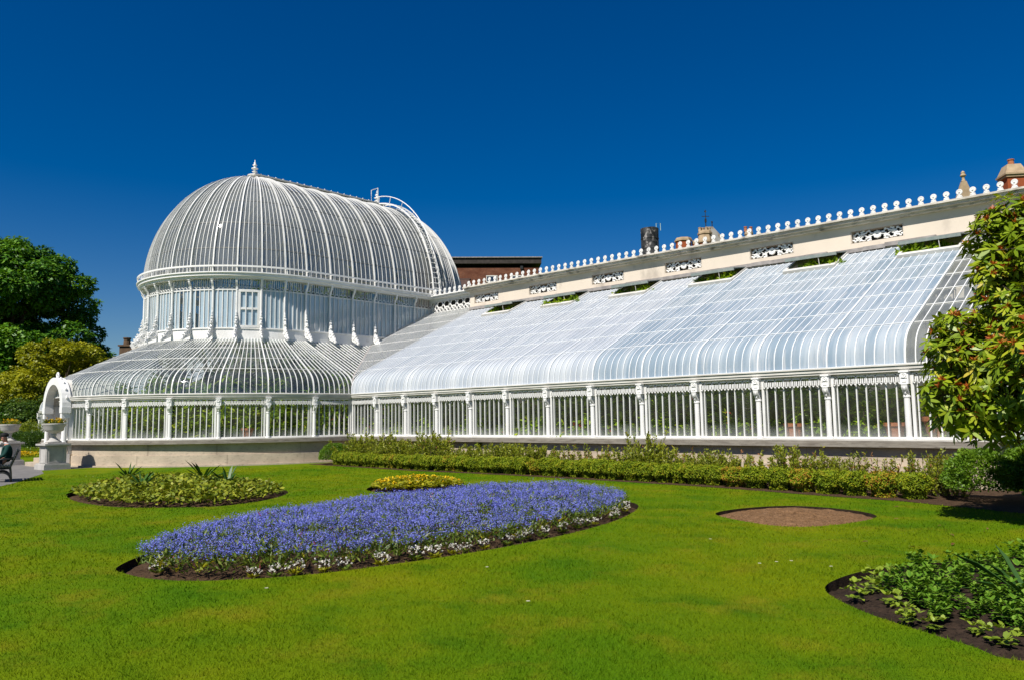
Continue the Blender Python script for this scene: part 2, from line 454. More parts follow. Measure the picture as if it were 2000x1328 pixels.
M['glass'] = glass('clear_pane', tint=(0.9, 0.92, 0.9), dlo=0.0, dhi=0.035, scale=1.5, mist=(1.2, 1.72, 0.5, 0.34), gain=0.5)
M['glass_skirt'] = glass('clear_roof_pane', dlo=0.0, dhi=0.16, scale=1.4, dirt=(0.60, 0.68, 0.72))
M['glass_end'] = glass('dusty_roof_pane', dlo=0.22, dhi=0.55, scale=0.9, dirt=(0.50, 0.52, 0.50))
M['glass_dome'] = glass('dome_pane', tint=(0.52, 0.54, 0.50), tlm=0.2, dlo=0.26, dhi=0.56, scale=0.55, dirt=(0.32, 0.335, 0.325), gain=1.0)
M['glass_drum'] = glass('limewashed_drum_pane', tlm=0.12, dlo=0.75, dhi=0.97, scale=0.8, dirt=(0.50, 0.62, 0.70), dirt2=(0.42, 0.54, 0.62), vscale=(3, 3, 0.35))
M['wash'] = glass('limewashed_roof_pane', tlm=0.3, dlo=0.86, dhi=1.0, scale=1.2, dirt=(0.56, 0.63, 0.69), dirt2=(0.34, 0.435, 0.52), vscale=(5.0, 0.5, 0.5))
M['wash_white'] = glass('thickly_limewashed_roof_pane', tlm=0.3, dlo=0.95, dhi=1.0, scale=1.2, dirt=(0.72, 0.75, 0.78), dirt2=(0.53, 0.58, 0.64), vscale=(6.0, 0.4, 0.4))
M['dark_win'] = glass('dark_window_pane', tint=(0.1, 0.12, 0.14), dlo=0.0, dhi=0.05, gain=2.0)

M['f_box'] = foliage('box_leaves', [(0.0, (0.05, 0.10, 0.006)), (0.5, (0.17, 0.23, 0.010)), (0.85, (0.29, 0.31, 0.015)), (1.0, (0.36, 0.17, 0.025))], 0.15, 0.6, 0.12)
M['f_shrub'] = foliage('loose_shrub_leaves', [(0.0, (0.06, 0.11, 0.01)), (0.5, (0.18, 0.23, 0.014)), (0.9, (0.30, 0.31, 0.025)), (1.0, (0.30, 0.13, 0.05))])
M['f_round'] = foliage('bright_round_bush_leaves', [(0.0, (0.06, 0.14, 0.01)), (0.6, (0.14, 0.25, 0.015)), (1.0, (0.24, 0.33, 0.03))])
M['f_dark'] = foliage('dark_tree_leaves', [(0.0, (0.02, 0.07, 0.006)), (0.5, (0.06, 0.175, 0.010)), (1.0, (0.16, 0.31, 0.016))], 0.25)
M['f_maple'] = foliage('golden_maple_leaves', [(0.0, (0.10, 0.13, 0.006)), (0.5, (0.26, 0.28, 0.010)), (1.0, (0.44, 0.42, 0.02))], 0.35)
M['f_mid'] = foliage('mid_green_leaves', [(0.0, (0.02, 0.05, 0.008)), (0.5, (0.055, 0.11, 0.014)), (1.0, (0.12, 0.19, 0.02))], 0.3)
M['f_rhodo'] = foliage('rhododendron_leaves', [(0.0, (0.09, 0.16, 0.008)), (0.5, (0.21, 0.29, 0.010)), (0.85, (0.36, 0.38, 0.02)), (1.0, (0.45, 0.36, 0.03))], 0.18, 0.42, 0.35)
M['f_bud'] = foliage('rust_coloured_bud_scales', [(0.0, (0.26, 0.05, 0.012)), (0.6, (0.48, 0.13, 0.02)), (1.0, (0.52, 0.25, 0.05))], 0.25)
M['f_dead'] = foliage('dead_brown_leaf', [(0.0, (0.10, 0.045, 0.015)), (1.0, (0.22, 0.11, 0.04))], 0.15)
M['f_inside'] = foliage('conservatory_leaves', [(0.0, (0.10, 0.20, 0.012)), (0.6, (0.32, 0.46, 0.02)), (0.93, (0.58, 0.60, 0.04)), (0.96, (0.55, 0.30, 0.03)), (1.0, (0.5, 0.06, 0.04))], 0.4)
M['f_bed'] = foliage('bed_leaves', [(0.0, (0.06, 0.10, 0.008)), (0.5, (0.18, 0.22, 0.014)), (0.9, (0.33, 0.34, 0.03)), (1.0, (0.24, 0.11, 0.04))], 0.2, 0.5, 0.22)
M['f_forget'] = foliage('flower_bed_greenery', [(0.0, (0.05, 0.09, 0.012)), (0.6, (0.12, 0.18, 0.02)), (0.9, (0.22, 0.25, 0.03)), (1.0, (0.22, 0.03, 0.05))], 0.3)
M['f_blue'] = foliage('blue_petals', [(0.0, (0.10, 0.12, 0.48)), (0.6, (0.18, 0.21, 0.66)), (1.0, (0.34, 0.36, 0.80))], 0.2, 0.6, 0.1, (1, 1, 1))
M['f_white'] = foliage('white_petals', [(0.0, (0.62, 0.58, 0.48)), (1.0, (0.85, 0.83, 0.78))], 0.2, 0.6, 0.1, (1, 1, 1))
M['f_yellow'] = foliage('yellow_petals', [(0.0, (0.55, 0.30, 0.01)), (0.7, (0.75, 0.50, 0.01)), (1.0, (0.8, 0.62, 0.03))], 0.2, 0.6, 0.1, (1, 1, 0.6))
M['f_yel_leaf'] = foliage('yellow_bed_leaves', [(0.0, (0.15, 0.17, 0.008)), (0.6, (0.30, 0.30, 0.012)), (1.0, (0.42, 0.38, 0.02))], 0.3)
M['f_spike'] = foliage('strap_leaves', [(0.0, (0.02, 0.06, 0.01)), (0.6, (0.045, 0.12, 0.018)), (1.0, (0.10, 0.20, 0.03))], 0.2)
M['f_plant'] = foliage('young_bedding_leaves', [(0.0, (0.035, 0.10, 0.008)), (0.6, (0.085, 0.19, 0.012)), (1.0, (0.17, 0.28, 0.03))], 0.2, 0.6, 0.12)
M['f_lime'] = foliage('lime_bedding_leaves', [(0.0, (0.10, 0.17, 0.012)), (1.0, (0.26, 0.34, 0.03))], 0.3)

# ------------------------------------------------------------------ ground, lawn, paths, beds
def smooth_poly(p, n=6):
    out = []; k = len(p)
    for i in range(k):
        p0, p1, p2, p3 = [np.array(p[(i + j - 1) % k], float) for j in range(4)]
        for t in np.linspace(0, 1, n, endpoint=False):
            out.append(tuple(0.5 * ((2 * p1) + (-p0 + p2) * t + (2 * p0 - 5 * p1 + 4 * p2 - p3) * t * t + (-p0 + 3 * p1 - 3 * p2 + p3) * t ** 3)))
    return out
BED = dict(
    blue=[(-9.6, 3.6), (-9.0, 3.5), (-8.45, 3.6), (-7.95, 3.95), (-7.45, 4.75), (-7.18, 5.95), (-7.05, 7.5), (-7.22, 9.4), (-7.75, 11.2), (-8.6, 12.6), (-9.9, 13.0),
          (-11.1, 12.5), (-11.75, 11.2), (-11.9, 9.2), (-11.7, 7.5), (-11.2, 5.9), (-10.5, 4.5)],
    green=[(-21.2, 6.9), (-20.3, 6.4), (-18.2, 6.0), (-16.4, 6.15), (-15.4, 6.8), (-14.9, 7.5), (-15.2, 8.6), (-16.4, 9.9), (-18.2, 10.4), (-20.3, 10.3), (-21.8, 9.3), (-22, 7.9)],
    yellow=[(-15.15, 11.25), (-14.3, 11.35), (-13.85, 12.2), (-13.95, 13.3), (-14.9, 13.75), (-16.0, 13.3), (-16.1, 12.1)],
    bare=[(-6.61, 12.02), (-5.63, 11.38), (-4.93, 11.33), (-4.51, 12.08), (-4.42, 13.22), (-5.07, 13.87), (-6.09, 13.92), (-6.63, 13.03)],
    right=[(-2.98, 7.42), (-3.09, 8.06), (-2.96, 8.86), (-2.59, 9.54), (-1.96, 10.57), (-0.8, 10.9), (0.4, 10.0), (0.5, 8.0), (-0.2, 6.6), (-1.19, 6.15), (-1.52, 6.3), (-1.99, 6.55), (-2.48, 6.87)])
BED = {k: smooth_poly(v) for k, v in BED.items()}
def inside(poly, P):
    P = np.atleast_2d(P); x, y = P[:, 0], P[:, 1]
    q = np.array(poly); r = np.zeros(len(P), bool); j = len(q) - 1
    for i in range(len(q)):
        xi, yi = q[i]; xj, yj = q[j]
        c = ((yi > y) != (yj > y)) & (x < (xj - xi) * (y - yi) / (yj - yi + 1e-12) + xi)
        r ^= c; j = i
    return r
def edge_dist(poly, P):
    q = np.array(poly); a = q; b = np.roll(q, -1, 0); d = np.full(len(P), 1e9)
    for i in range(len(q)):
        ab = b[i] - a[i]; t = np.clip(((P - a[i]) @ ab) / (ab @ ab + 1e-12), 0, 1)
        d = np.minimum(d, np.linalg.norm(P - (a[i] + t[:, None] * ab), axis=1))
    return d
def in_poly_points(poly, n, inset=0.0):
    q = np.array(poly); lo, hi = q.min(0), q.max(0); out = np.zeros((0, 2))
    while len(out) < n:
        P = lo + (hi - lo) * rng.random((n * 2, 2)); P = P[inside(poly, P)]
        if inset: P = P[edge_dist(poly, P) > inset]
        out = np.vstack([out, P])
    return out[:n]

from mathutils.geometry import delaunay_2d_cdt
lv, le = [], []
outer = [(-900, -300), (0, -300), (900, -300), (900, 500), (900, 1500), (0, 1500), (-900, 1500), (-900, 500)]
for lp in [outer] + list(BED.values()):
    b0 = len(lv); lv += [Vector((p[0], p[1])) for p in lp]; le += [(b0 + i, b0 + (i + 1) % len(lp)) for i in range(len(lp))]
for gx in np.arange(-60, 30, 4.0):       # some inner points keep the triangles well shaped
    for gy in np.arange(-20, 70, 4.0):
        if all(not inside(q, (gx, gy))[0] and edge_dist(q, np.array([[gx, gy]]))[0] > 0.4 for q in BED.values()): lv.append(Vector((gx, gy)))
cv, _, cf, _, _, _ = delaunay_2d_cdt(lv, le, [], 0, 1e-5)
cen = np.array([np.mean([cv[i] for i in f], axis=0) for f in cf])
keep = np.ones(len(cf), bool)
for q in BED.values(): keep &= ~inside(q, cen)
b = MB(); b.add([(v[0], v[1], 0) for v in cv], [f for f, k in zip(cf, keep) if k], 0)
for lp in BED.values():   # spade-cut edge of the turf round each bed
    lo = [(p[0] + rng.normal() * 0.008, p[1] + rng.normal() * 0.008, -0.13) for p in lp]
    n = len(lp)
    b.add([(p[0], p[1], 0) for p in lp] + lo, [(i, (i + 1) % n, n + (i + 1) % n, n + i) for i in range(n)], 1)
tag(b.build('lawn', [M['lawn'], M['soil_dark']]), kind='structure')

def soil_patch(name, poly, h, mat, z0=-0.10, flat=0.5):
    """soil surface in the bed: a gentle crown, with crumbs in its mesh"""
    q = np.array(poly); c = q.mean(0); rows = []
    rings = 22
    for i in range(rings + 1):
        t = i / rings
        ring = []
        for p in q:
            P = c + (p * 1.0 - c) * t * 1.004
            zz = z0 + h * (1 - t ** 3) + rng.normal() * 0.008
            ring.append((P[0], P[1], zz))
        rows.append(ring)
    b = MB(); b.grid(rows, closed=True)
    return tag(b.build(name, mat, smooth=False), kind='structure')
soil_patch('soil_bed', BED['blue'], 0.16, M['soil'])
soil_patch('soil_bed', BED['green'], 0.14, M['soil'])
soil_patch('soil_bed', BED['yellow'], 0.12, M['soil'])
soil_patch('soil_bed', BED['bare'], 0.10, M['soil_dry'], -0.06)
soil_patch('soil_bed', BED['right'], 0.10, M['soil_dark'])

def sheet(name, pts, z, mat):
    b = MB(); b.add([(p[0], p[1], z) for p in pts], [tuple(range(len(pts)))])
    return tag(b.build(name, mat), kind='structure')
PATH = [(-17.5, 2.6), (-24.9, 6.2), (-25.7, 6.7), (-27.3, 7.45), (-30.2, 8.8), (-32.2, 9.3), (-32.6, 12.0), (-38.6, 12.0), (-38.9, 10.0), (-48, 9.6), (-48, 7.4), (-34.5, 6.6), (-22, 0.5)]
sheet('path', PATH, 0.004, M['path'])
HB = [(-26.6, 16.9), (-20.2, 16.55), (-16, 16.75), (-12.1, 16.65), (-9.1, 16.45), (-6.5, 15.95), (-4.8, 15.75), (-2.0, 14.6), (1.5, 14.0), (1.5, 19.1), (-27.0, 19.1)]
sheet('planting_bed', HB, 0.006, M['soil'])

# grass blades: denser near the viewer's side of the lawn, thinning with distance
def grass(n):
    r = np.exp(rng.uniform(math.log(3.2), math.log(30), n))
    h = -YAW + rng.uniform(-0.78, 0.85, n)
    P = np.stack([np.sin(h) * r, np.cos(h) * r], 1)
    ok = np.ones(n, bool)
    for q in list(BED.values()) + [PATH, HB]: ok &= ~inside(q, P)
    rad = np.hypot(P[:, 0] + 35.83, P[:, 1] - 19.42)
    ok &= (P[:, 1] < 19.0) & (rad > 8.95)
    P = P[ok]; r = r[ok]; n = len(P)
    ht = rng.uniform(0.012, 0.032, n) * (1 + 0.25 * np.sin(P[:, 0] * 1.3) * np.sin(P[:, 1] * 1.7))
    tall = rng.random(n) < 0.006; ht[tall] *= rng.uniform(1.4, 2.2, tall.sum())
    w = np.clip(0.0022 * r / 5, 0.0025, 0.012)
    a = rng.uniform(0, 2 * PI, n); lean = rng.uniform(0.2, 1.1, n) * ht
    base = np.stack([P[:, 0], P[:, 1], np.zeros(n)], 1)
    sd = np.stack([np.cos(a), np.sin(a), np.zeros(n)], 1) * w[:, None]
    b2 = rng.uniform(0, 2 * PI, n)
    tip = base + np.stack([np.cos(b2) * lean, np.sin(b2) * lean, ht], 1)
    return np_mesh('grass', np.stack([base - sd, base + sd, tip], 1), 3, M['blades'], rng.random(n))
tag(link('grass', grass(420000)), 'short mown grass blades covering the lawn around the flower beds', 'grass', kind='stuff')

# ------------------------------------------------------------------ the glasshouse
XJ, YW = -27.23, 19.34          # corner where the wing meets the round apse, wing front wall
XC, YC = -35.83, 19.42          # centre of the apse, drum and dome front
RA, RD, RDM = 8.6, 4.83, 4.92
ZS, ZE = 1.045, 2.755
BAY = 1.8
YP = 26.46
house = empty('palm_house', (XC, YC, 0))
tag(house, 'long white iron and glass conservatory with a tall elongated dome and a whitewashed lean-to wing', 'glasshouse')
HINV = Vector((-XC, -YC, 0))
def part(b, name, mats, parent=None, smooth=False):
    """world-coordinate geometry parented to the house (or one of its parts, all of which sit at the house origin)"""
    me = b.mesh(name, mats, smooth)
    me.transform(Matrix.Translation(HINV))
    return link(name, me, parent or house)
def part_at(me, name, loc, rz, parent=None, sc=None):
    return link(name, me, parent or house, (loc[0] - XC, loc[1] - YC, loc[2]), rz, sc)

def wing(s, d, z): return Vector((XJ + s, YW + d, z))
def wingL(s, d, z): return Vector((2 * XC - XJ - s, YW + d, z))
def apse(s, d, z):
    if s < 0: return Vector((XC + RA - d, YC - s, z))
    a = s / RA
    return Vector((XC + (RA - d) * math.cos(a), YC - (RA - d) * math.sin(a), z))
FB = 1.28
def drum(q, d, z):
    """stadium plan: q 0..6 right flank (back to front), 6..21 front half circle, 21..27 left flank, 27..42 back"""
    q %= 42
    r = RD - d
    YB = YC + 6 * FB
    if q <= 6: return Vector((XC + r, YB - q * FB, z))
    if q <= 21:
        a = (q - 6) * PI / 15; return Vector((XC + r * math.cos(a), YC - r * math.sin(a), z))
    if q <= 27: return Vector((XC - r, YC + (q - 21) * FB, z))
    a = (q - 27) * PI / 15; return Vector((XC - r * math.cos(a), YB + r * math.sin(a), z))
def tangent(mp, s):
    e = 0.002
    return (mp(s + e, 0, 0) - mp(s - e, 0, 0)).normalized()

def bez(p0, p1, p2, p3, n):
    out = []
    for i in range(n + 1):
        t = i / n; k = 1 - t
        out.append(tuple(k ** 3 * a + 3 * k * k * t * b + 3 * k * t * t * c + t ** 3 * e for a, b, c, e in zip(p0, p1, p2, p3)))
    return out
CURVE = bez((0.0, ZE), (0.0, 3.33), (0.25, 3.53), (0.75, 3.778), 9)
SLOPE = 0.496
def zroof(d):
    if d >= 0.75: return 3.778 + SLOPE * (d - 0.75)
    for (a, za), (b_, zb) in zip(CURVE, CURVE[1:]):
        if d <= b_: return za + (zb - za) * (d - a) / (b_ - a + 1e-9)
def profile(d0, d1, step=0.6):
    pts = [(d, z) for d, z in CURVE if d0 - 1e-6 <= d <= d1 + 1e-6]
    if d0 > 0: pts = [(d0, zroof(d0))] + [p for p in pts if p[0] > d0 + 1e-3]
    d = max(0.75, d0)
    while d + step < d1: d += step; pts.append((d, zroof(d)))
    if d1 > pts[-1][0] + 1e-3: pts.append((d1, zroof(d1)))
    return pts

DTOP = YP - YW
def roof_bay(mp, s0, s1, d1, mat, rows, rng_bars=8, name='roof_bay', sky_light=False, thick=True, bar='white_bar'):
    prof = profile(0.0, d1 if not sky_light else 5.93)
    b = MB()
    b.grid([[mp(s0 + (s1 - s0) * i / 8, d, z) for i in range(9)] for d, z in prof])
    pane = part(b, name, mat, smooth=True)
    f = MB()
    for i in range(0, rng_bars):
        s = s0 + (s1 - s0) * i / rng_bars
        if i == 0 and not thick: continue
        t = tangent(mp, s)
        w = 0.046 if i == 0 else 0.025
        pr = profile(0.0, d1) if i == 0 else prof
        f.sweep([mp(s, d, z) for d, z in pr], t, w, 0.06 if i == 0 else 0.04, off=-0.005)
    for d in rows:
        if d > prof[-1][0] + 0.01: continue
        z = zroof(d)
        f.band(mp, s0 + 0.04, s1 - 0.04, 6, d - 0.016, d + 0.016, z + 0.002, z + 0.026)
    # drip beads at the foot of each pane
    f.band(mp, s0, s1, 6, -0.035, 0.02, ZE - 0.0, ZE + 0.035)
    part(f, 'glazing_frame', M[bar], pane)
    return pane

def win_frame(mp, s0, s1, post=True):
    f = MB()
    for i in range(1, 8):
        s = s0 + (s1 - s0) * i / 8
        t = tangent(mp, s)
        f.sweep([mp(s, 0, ZS + 0.05), mp(s, 0, 2.55)], t, 0.029, 0.06)
    s = s0 + 0.13
    f.sweep([mp(s, 0, ZS + 0.005), mp(s, 0, 2.56)], tangent(mp, s), 0.07, 0.104)
    f.band(mp, s0, s1, 6, -0.045, 0.06, ZS, ZS + 0.05)
    f.band(mp, s0, s1, 6, -0.022, 0.018, 2.375, 2.40)
    return f
def valance(mp, s0, s1):
    f = MB()
    f.band(mp, s0 + 0.06, s1 - 0.06, 6, -0.03, 0.012, 2.525, 2.55)
    n = 16
    for i in range(n):
        a = s0 + 0.14 + (s1 - s0 - 0.22) * i / n; c = s0 + 0.14 + (s1 - s0 - 0.22) * (i + 1) / n
        w = (c - a)
        for k in (0.22, 0.78):
            s = a + w * k; t = tangent(mp, s)
            f.sweep([mp(s, -0.085, 2.355), mp(s, -0.085, 2.475)], t, 0.026, 0.03)
        t = tangent(mp, a + w / 2)
        f.sweep([mp(a + w * 0.22, -0.085, 2.357), mp(a + w * 0.5, -0.085, 2.325), mp(a + w * 0.78, -0.085, 2.357)], (0, 0, 1), 0.028, 0.03)
    return f
def window_bay(mp, s0, s1, detail=True):
    w = part(win_frame(mp, s0, s1), 'window', M['white_bar'])
    b = MB(); b.grid([[mp(s0 + (s1 - s0) * i / 8, 0.015, z) for i in range(9)] for z in (ZS + 0.03, 1.5, 2.0, 2.58)])
    part(b, 'pane', M['glass'], w, smooth=False)
    if detail: part(valance(mp, s0, s1), 'valance', M['white'], w)
    return w

# column: round shaft, scrolled console, square block with a rosette
def column_mesh():
    b = MB()
    b.lathe([(0.085, 0.0), (0.085, 0.05), (0.068, 0.07), (0.066, 0.95), (0.08, 0.97), (0.08, 1.0), (0.06, 1.02)], (0, -0.06, ZS - 0.01), 12)
    b.box((0, -0.045, 2.16), (0.10, 0.10, 0.26))
    # console scroll: plate curling forward under the block
    pts = []
    for i in range(15):
        t = i / 14
        y = -0.06 - 0.17 * math.sin(min(1, t * 1.15) * PI * 0.62) * (0.35 + 0.65 * t)
        pts.append((0, y, 2.02 + 0.29 * t))
    b.sweep(pts, (1, 0, 0), 0.13, 0.035)
    b.ring((0, -0.16, 2.215), 0.055, 0.022, (0, 1, 0), (0, 0, 1), 12, 5)
    b.ring((0, -0.13, 2.11), 0.035, 0.018, (0, 1, 0), (0, 0, 1), 10, 5)
    b.box((0, -0.10, 2.44), (0.19, 0.20, 0.27))
    b.box((0, -0.11, 2.59), (0.21, 0.24, 0.04))
    b.box((0, -0.207, 2.50), (0.13, 0.02, 0.12))
    return b
def rosette_mesh():
    b = MB()
    b.ring((0, -0.217, 2.50), 0.045, 0.014, (1, 0, 0), (0, 0, 1), 12, 5)
    b.lathe([(0.0, -0.01), (0.02, 0.0), (0.0, 0.012)], (0, -0.218, 2.50), 8)
    b.box((0, -0.205, 2.375), (0.08, 0.025, 0.05))
    b.ring((0, -0.206, 2.375), 0.03, 0.012, (1, 0, 0), (0, 0, 1), 8, 4, a0=PI, a1=2 * PI)
    return b
COLM = column_mesh().mesh('column', M['white']); ROSM = rosette_mesh().mesh('rosette', M['white'])
def column(mp, s):
    t = tangent(mp, s); p = mp(s, 0, 0)
    rz = math.atan2(t.y, t.x)
    # outward must be local -y
    outw = (mp(s, -1, 0) - p)
    if outw.dot(Vector((math.sin(rz), -math.cos(rz), 0))) < 0: rz += PI
    c = part_at(COLM, 'column', p, rz)
    link('rosette', ROSM, c)

def long_bands(mp, s0, s1, n):
    b = MB()   # gutter and moulded cornice over the windows
    b.band(mp, s0, s1, n, -0.15, 0.06, 2.655, ZE - 0.002)
    b.band(mp, s0, s1, n, -0.18, -0.10, 2.735, ZE + 0.012)
    b.band(mp, s0, s1, n, -0.125, 0.05, 2.60, 2.652)
    b.band(mp, s0, s1, n, -0.03, 0.05, 2.552, 2.598)
    part(b, 'gutter_cornice', M['white_old'])
    b = MB()
    b.band(mp, s0, s1, n, -0.165, 0.35, 1.008, ZS - 0.003)
    part(b, 'window_sill', M['white_old'])
    b = MB()
    b.band(mp, s0, s1, n, -0.18, 0.36, 0.925, 1.005)
    b.band(mp, s0, s1, n, -0.21, 0.36, 0.86, 0.922)
    part(b, 'stone_ledge', M['ledge'])
    b = MB()
    b.band(mp, s0, s1, n, -0.02, 0.37, -0.2, 0.857)
    b.band(mp, s0, s1, n, -0.09, -0.018, -0.2, 0.43)
    b.band(mp, s0, s1, n, -0.22, -0.088, -0.2, 0.06)
    part(b, 'stone_base', M['stone'])

NW = 13
ROWS = [0.75 + 1.036 * i for i in range(7)]
long_bands(wing, 0.0, NW * BAY, 2)
for k in range(NW):
    s0, s1 = k * BAY, (k + 1) * BAY
    window_bay(wing, s0, s1)
    if k: column(wing, s0)
    sl = 1 <= k <= 11 and k % 2 == 1
    mat = M['glass_end'] if k == NW - 1 else (M['wash_white'] if k < 7 else M['wash'])
    roof_bay(wing, s0, s1, DTOP, mat, ROWS, sky_light=sl, bar='white_bar' if k == NW - 1 else 'bar_wash')
column(wing, NW * BAY)
# wedge of roof left of the corner, running up to the valley and the drum
def wedge(mp, dmax, top, mat, side):
    b = MB(); rows = []
    pr = profile(0.0, top)
    for d, z in pr:
        e = min(d, dmax)
        rows.append([mp(-e * (1 - i / 4), d, z) for i in range(5)])
    b.grid(rows)
    pane = part(b, 'roof_bay', mat, smooth=True)
    f = MB()
    n = int(dmax / 0.225)
    for i in range(n + 1):
        s = -0.225 * i
        if abs(s) >= dmax: break
        f.sweep([mp(s, d, z) for d, z in profile(abs(s), top)], tangent(mp, -1.0), 0.06 if i % 8 == 0 else 0.05, 0.03)
    for d in ROWS:
        if d < top:
            f.band(mp, -min(d, dmax), 0, 1, d - 0.012, d + 0.012, zroof(d) + 0.002, zroof(d) + 0.02)
    part(f, 'glazing_frame', M['white_bar'], pane)
SK = RA - RD
wedge(wing, SK, DTOP + 0.55, M['glass_skirt'], 1)
wedge(apse, SK, SK, M['glass_skirt'], -1)
b = MB()
b.sweep([wing(-d, d, z - 0.005) for d, z in profile(0, SK)], Vector((0.7, 0.7, 0)), 0.07, 0.05)
part(b, 'valley_gutter', M['lead'])
b = MB()
b.sweep([wing(-SK - 0.02, d, zroof(d) + 0.03) for d in np.linspace(SK, DTOP + 0.5, 8)], Vector((1, 0, 0)), 0.10, 0.09)
part(b, 'abutment_flashing', M['white_old'])

# apse: fifteen 12-degree bays, the middle one is the porch
ANG = RA * R(12)
long_bands(apse, 0.0, 7 * ANG - 0.02, 42); long_bands(apse, 8 * ANG + 0.02, 15 * ANG, 42)
for j in range(15):
    s0, s1 = j * ANG, (j + 1) * ANG
    if j != 7: window_bay(apse, s0, s1, detail=j < 8)
    roof_bay(apse, s0, s1, SK, M['glass_skirt'], [0.75, 1.75, 2.75], rng_bars=8)
    if 0 < j < 9: column(apse, s0)
b = MB(); b.box((XJ - 0.02, YW - 0.03, (ZS + 2.6) / 2), (0.14, 0.12, 2.6 - ZS)); part(b, 'corner_post', M['white'])

# left wing, seen only past the porch
long_bands(wingL, 0.0, NW * BAY, 2)
for k in range(NW):
    s0, s1 = k * BAY, (k + 1) * BAY
    if k > 7: window_bay(wingL, s0, s1, detail=False)
    if k > 8: column(wingL, s0)
    if k % 4 == 3 or k == 12:
        a0 = 0 if k == 3 else (k - 3 if k != 12 else 12)
        roof_bay(wingL, a0 * BAY, (k + 1) * BAY, DTOP, M['wash'], ROWS, rng_bars=8 * (k + 1 - a0))
column(wingL, NW * BAY)
# end walls of both wings
def end_wall(X, sg):
    b = MB(); b.box((X - sg * 0.2, (YW + YP) / 2, 0.43), (0.4, YP - YW - 0.8, 1.0)); part(b, 'stone_base', M['stone'])
    f = MB()
    for i in range(33):
        d = 0.05 + (DTOP - 0.15) * i / 32
        f.box((X, YW + d, (ZS + zroof(d)) / 2), (0.06, 0.09 if i % 8 == 0 else 0.034, zroof(d) - ZS))
    f.box((X, (YW + YP) / 2, ZS), (0.12, DTOP, 0.08)); f.box((X, (YW + YP) / 2, 2.7), (0.10, DTOP - 0.1, 0.10))
    f.sweep([Vector((X, YW + d, z + 0.02)) for d, z in profile(0, DTOP)], Vector((1, 0, 0)), 0.12, 0.14)
    w = part(f, 'end_window', M['white_bar'])
    g = MB(); pr = profile(0.0, DTOP)
    g.grid([[Vector((X + 0.02 * sg, YW + d, ZS)) for d, z in pr], [Vector((X + 0.02 * sg, YW + d, z)) for d, z in pr]])
    part(g, 'pane', M['glass_skirt'], w)
end_wall(XJ + NW * BAY, 1); end_wall(2 * XC - XJ - NW * BAY, -1)

# parapet wall behind the wing, with grilles, cornice and a crest of discs
XL, XR = -27.45, XJ + NW * BAY + 0.35
GRX = [XJ + 0.9 + 3.6 * k for k in range(6)]
b = MB()
edges_x = [XL]
for g in GRX: edges_x += [g - 0.8, g + 0.8]
edges_x.append(XR)
for i in range(0, len(edges_x) - 1, 2):
    b.box(((edges_x[i] + edges_x[i + 1]) / 2, YP + 0.25, 3.925), (edges_x[i + 1] - edges_x[i], 0.5, 7.85))
for g in GRX:
    b.box((g, YP + 0.25, 3.63), (1.6, 0.5, 7.26)); b.box((g, YP + 0.25, 7.755), (1.6, 0.5, 0.19)); b.box((g, YP + 0.40, 7.46), (1.6, 0.1, 0.4))
part(b, 'parapet_wall', M['cream'])
b = MB()
cx, cw = (XL + XR) / 2, XR - XL
b.box((cx - 0.05, YP + 0.15, 7.885), (cw + 0.1, 0.62, 0.07)); b.box((cx - 0.07, YP + 0.12, 7.965), (cw + 0.14, 0.80, 0.09)); b.box((cx - 0.09, YP + 0.10, 8.04), (cw + 0.18, 0.92, 0.06)); b.box((cx - 0.09, YP + 0.02, 8.09), (cw + 0.18, 0.36, 0.04))
part(b, 'parapet_cornice', M['cornice_stone'])
b = MB()
x = XL
while x < XR:
    w = rng.uniform(0.5, 1.6); b.box((x + w / 2, YP - 0.05 + rng.uniform(-.012, .012), 7.03 + rng.uniform(-.025, .025)), (w + 0.01, 0.12, 0.13)); x += w
part(b, 'lead_flashing', M['lead'])
def grille():
    b = MB()
    X_, Z_ = Vector((1, 0, 0)), Vector((0, 0, 1))
    rr = random.Random(3)
    b.lathe([(0.0, -0.02), (0.12, -0.015), (0.13, 0.0), (0.0, 0.01)], (0, 0, 0), 14)
    for i, v in enumerate(b.v): b.v[i] = (v[0], v[2], v[1])
    b.ring((0, -0.02, 0), 0.10, 0.03, X_, Z_, 14, 5)
    for k in range(8):
        a = k * PI / 4; b.ring((0.09 * math.cos(a), -0.03, 0.09 * math.sin(a)), 0.035, 0.016, X_, Z_, 8, 4)
    for sx in (-1, 1):
        for k, (px, pz, rad, st) in enumerate([(0.27, 0.06, 0.10, 0.3), (0.45, -0.06, 0.11, 3.4), (0.63, 0.05, 0.09, 0.2), (0.70, -0.09, 0.055, 2.0), (0.27, -0.12, 0.05, 1.0), (0.45, 0.12, 0.05, 4.0), (0.58, -0.13, 0.045, 0.5)]):
            b.ring((sx * px, -0.01, pz), lambda t, r=rad: r * (1 - 0.62 * t), 0.024, X_ * sx, Z_, 16, 4, a0=st, a1=st + 4.6)
            for q in range(4):
                a = st + q * 1.4
                c = Vector((sx * (px + rad * 1.05 * math.cos(a)), -0.015, pz + rad * 1.05 * math.sin(a)))
                if abs(c.z) < 0.17 and abs(c.x) < 0.76: b.box(c, (0.075, 0.03, 0.038 + 0.03 * rr.random()), 0)
        b.tube([(sx * 0.14, -0.01, 0.0), (sx * 0.3, -0.01, -0.05), (sx * 0.46, -0.01, 0.06), (sx * 0.62, -0.01, -0.05), (sx * 0.76, -0.01, 0.0)], 0.024, 5)
    return b
GRM = grille().mesh('grille_panel', M['white'], True)
bf = MB()
for sx in (-0.82, 0.82): bf.box((sx, 0.0, 0), (0.04, 0.03, 0.44))
for sz in (-0.21, 0.21): bf.box((0, 0.001, sz), (1.60, 0.03, 0.025))
GFM = bf.mesh('grille_frame', M['lead'])
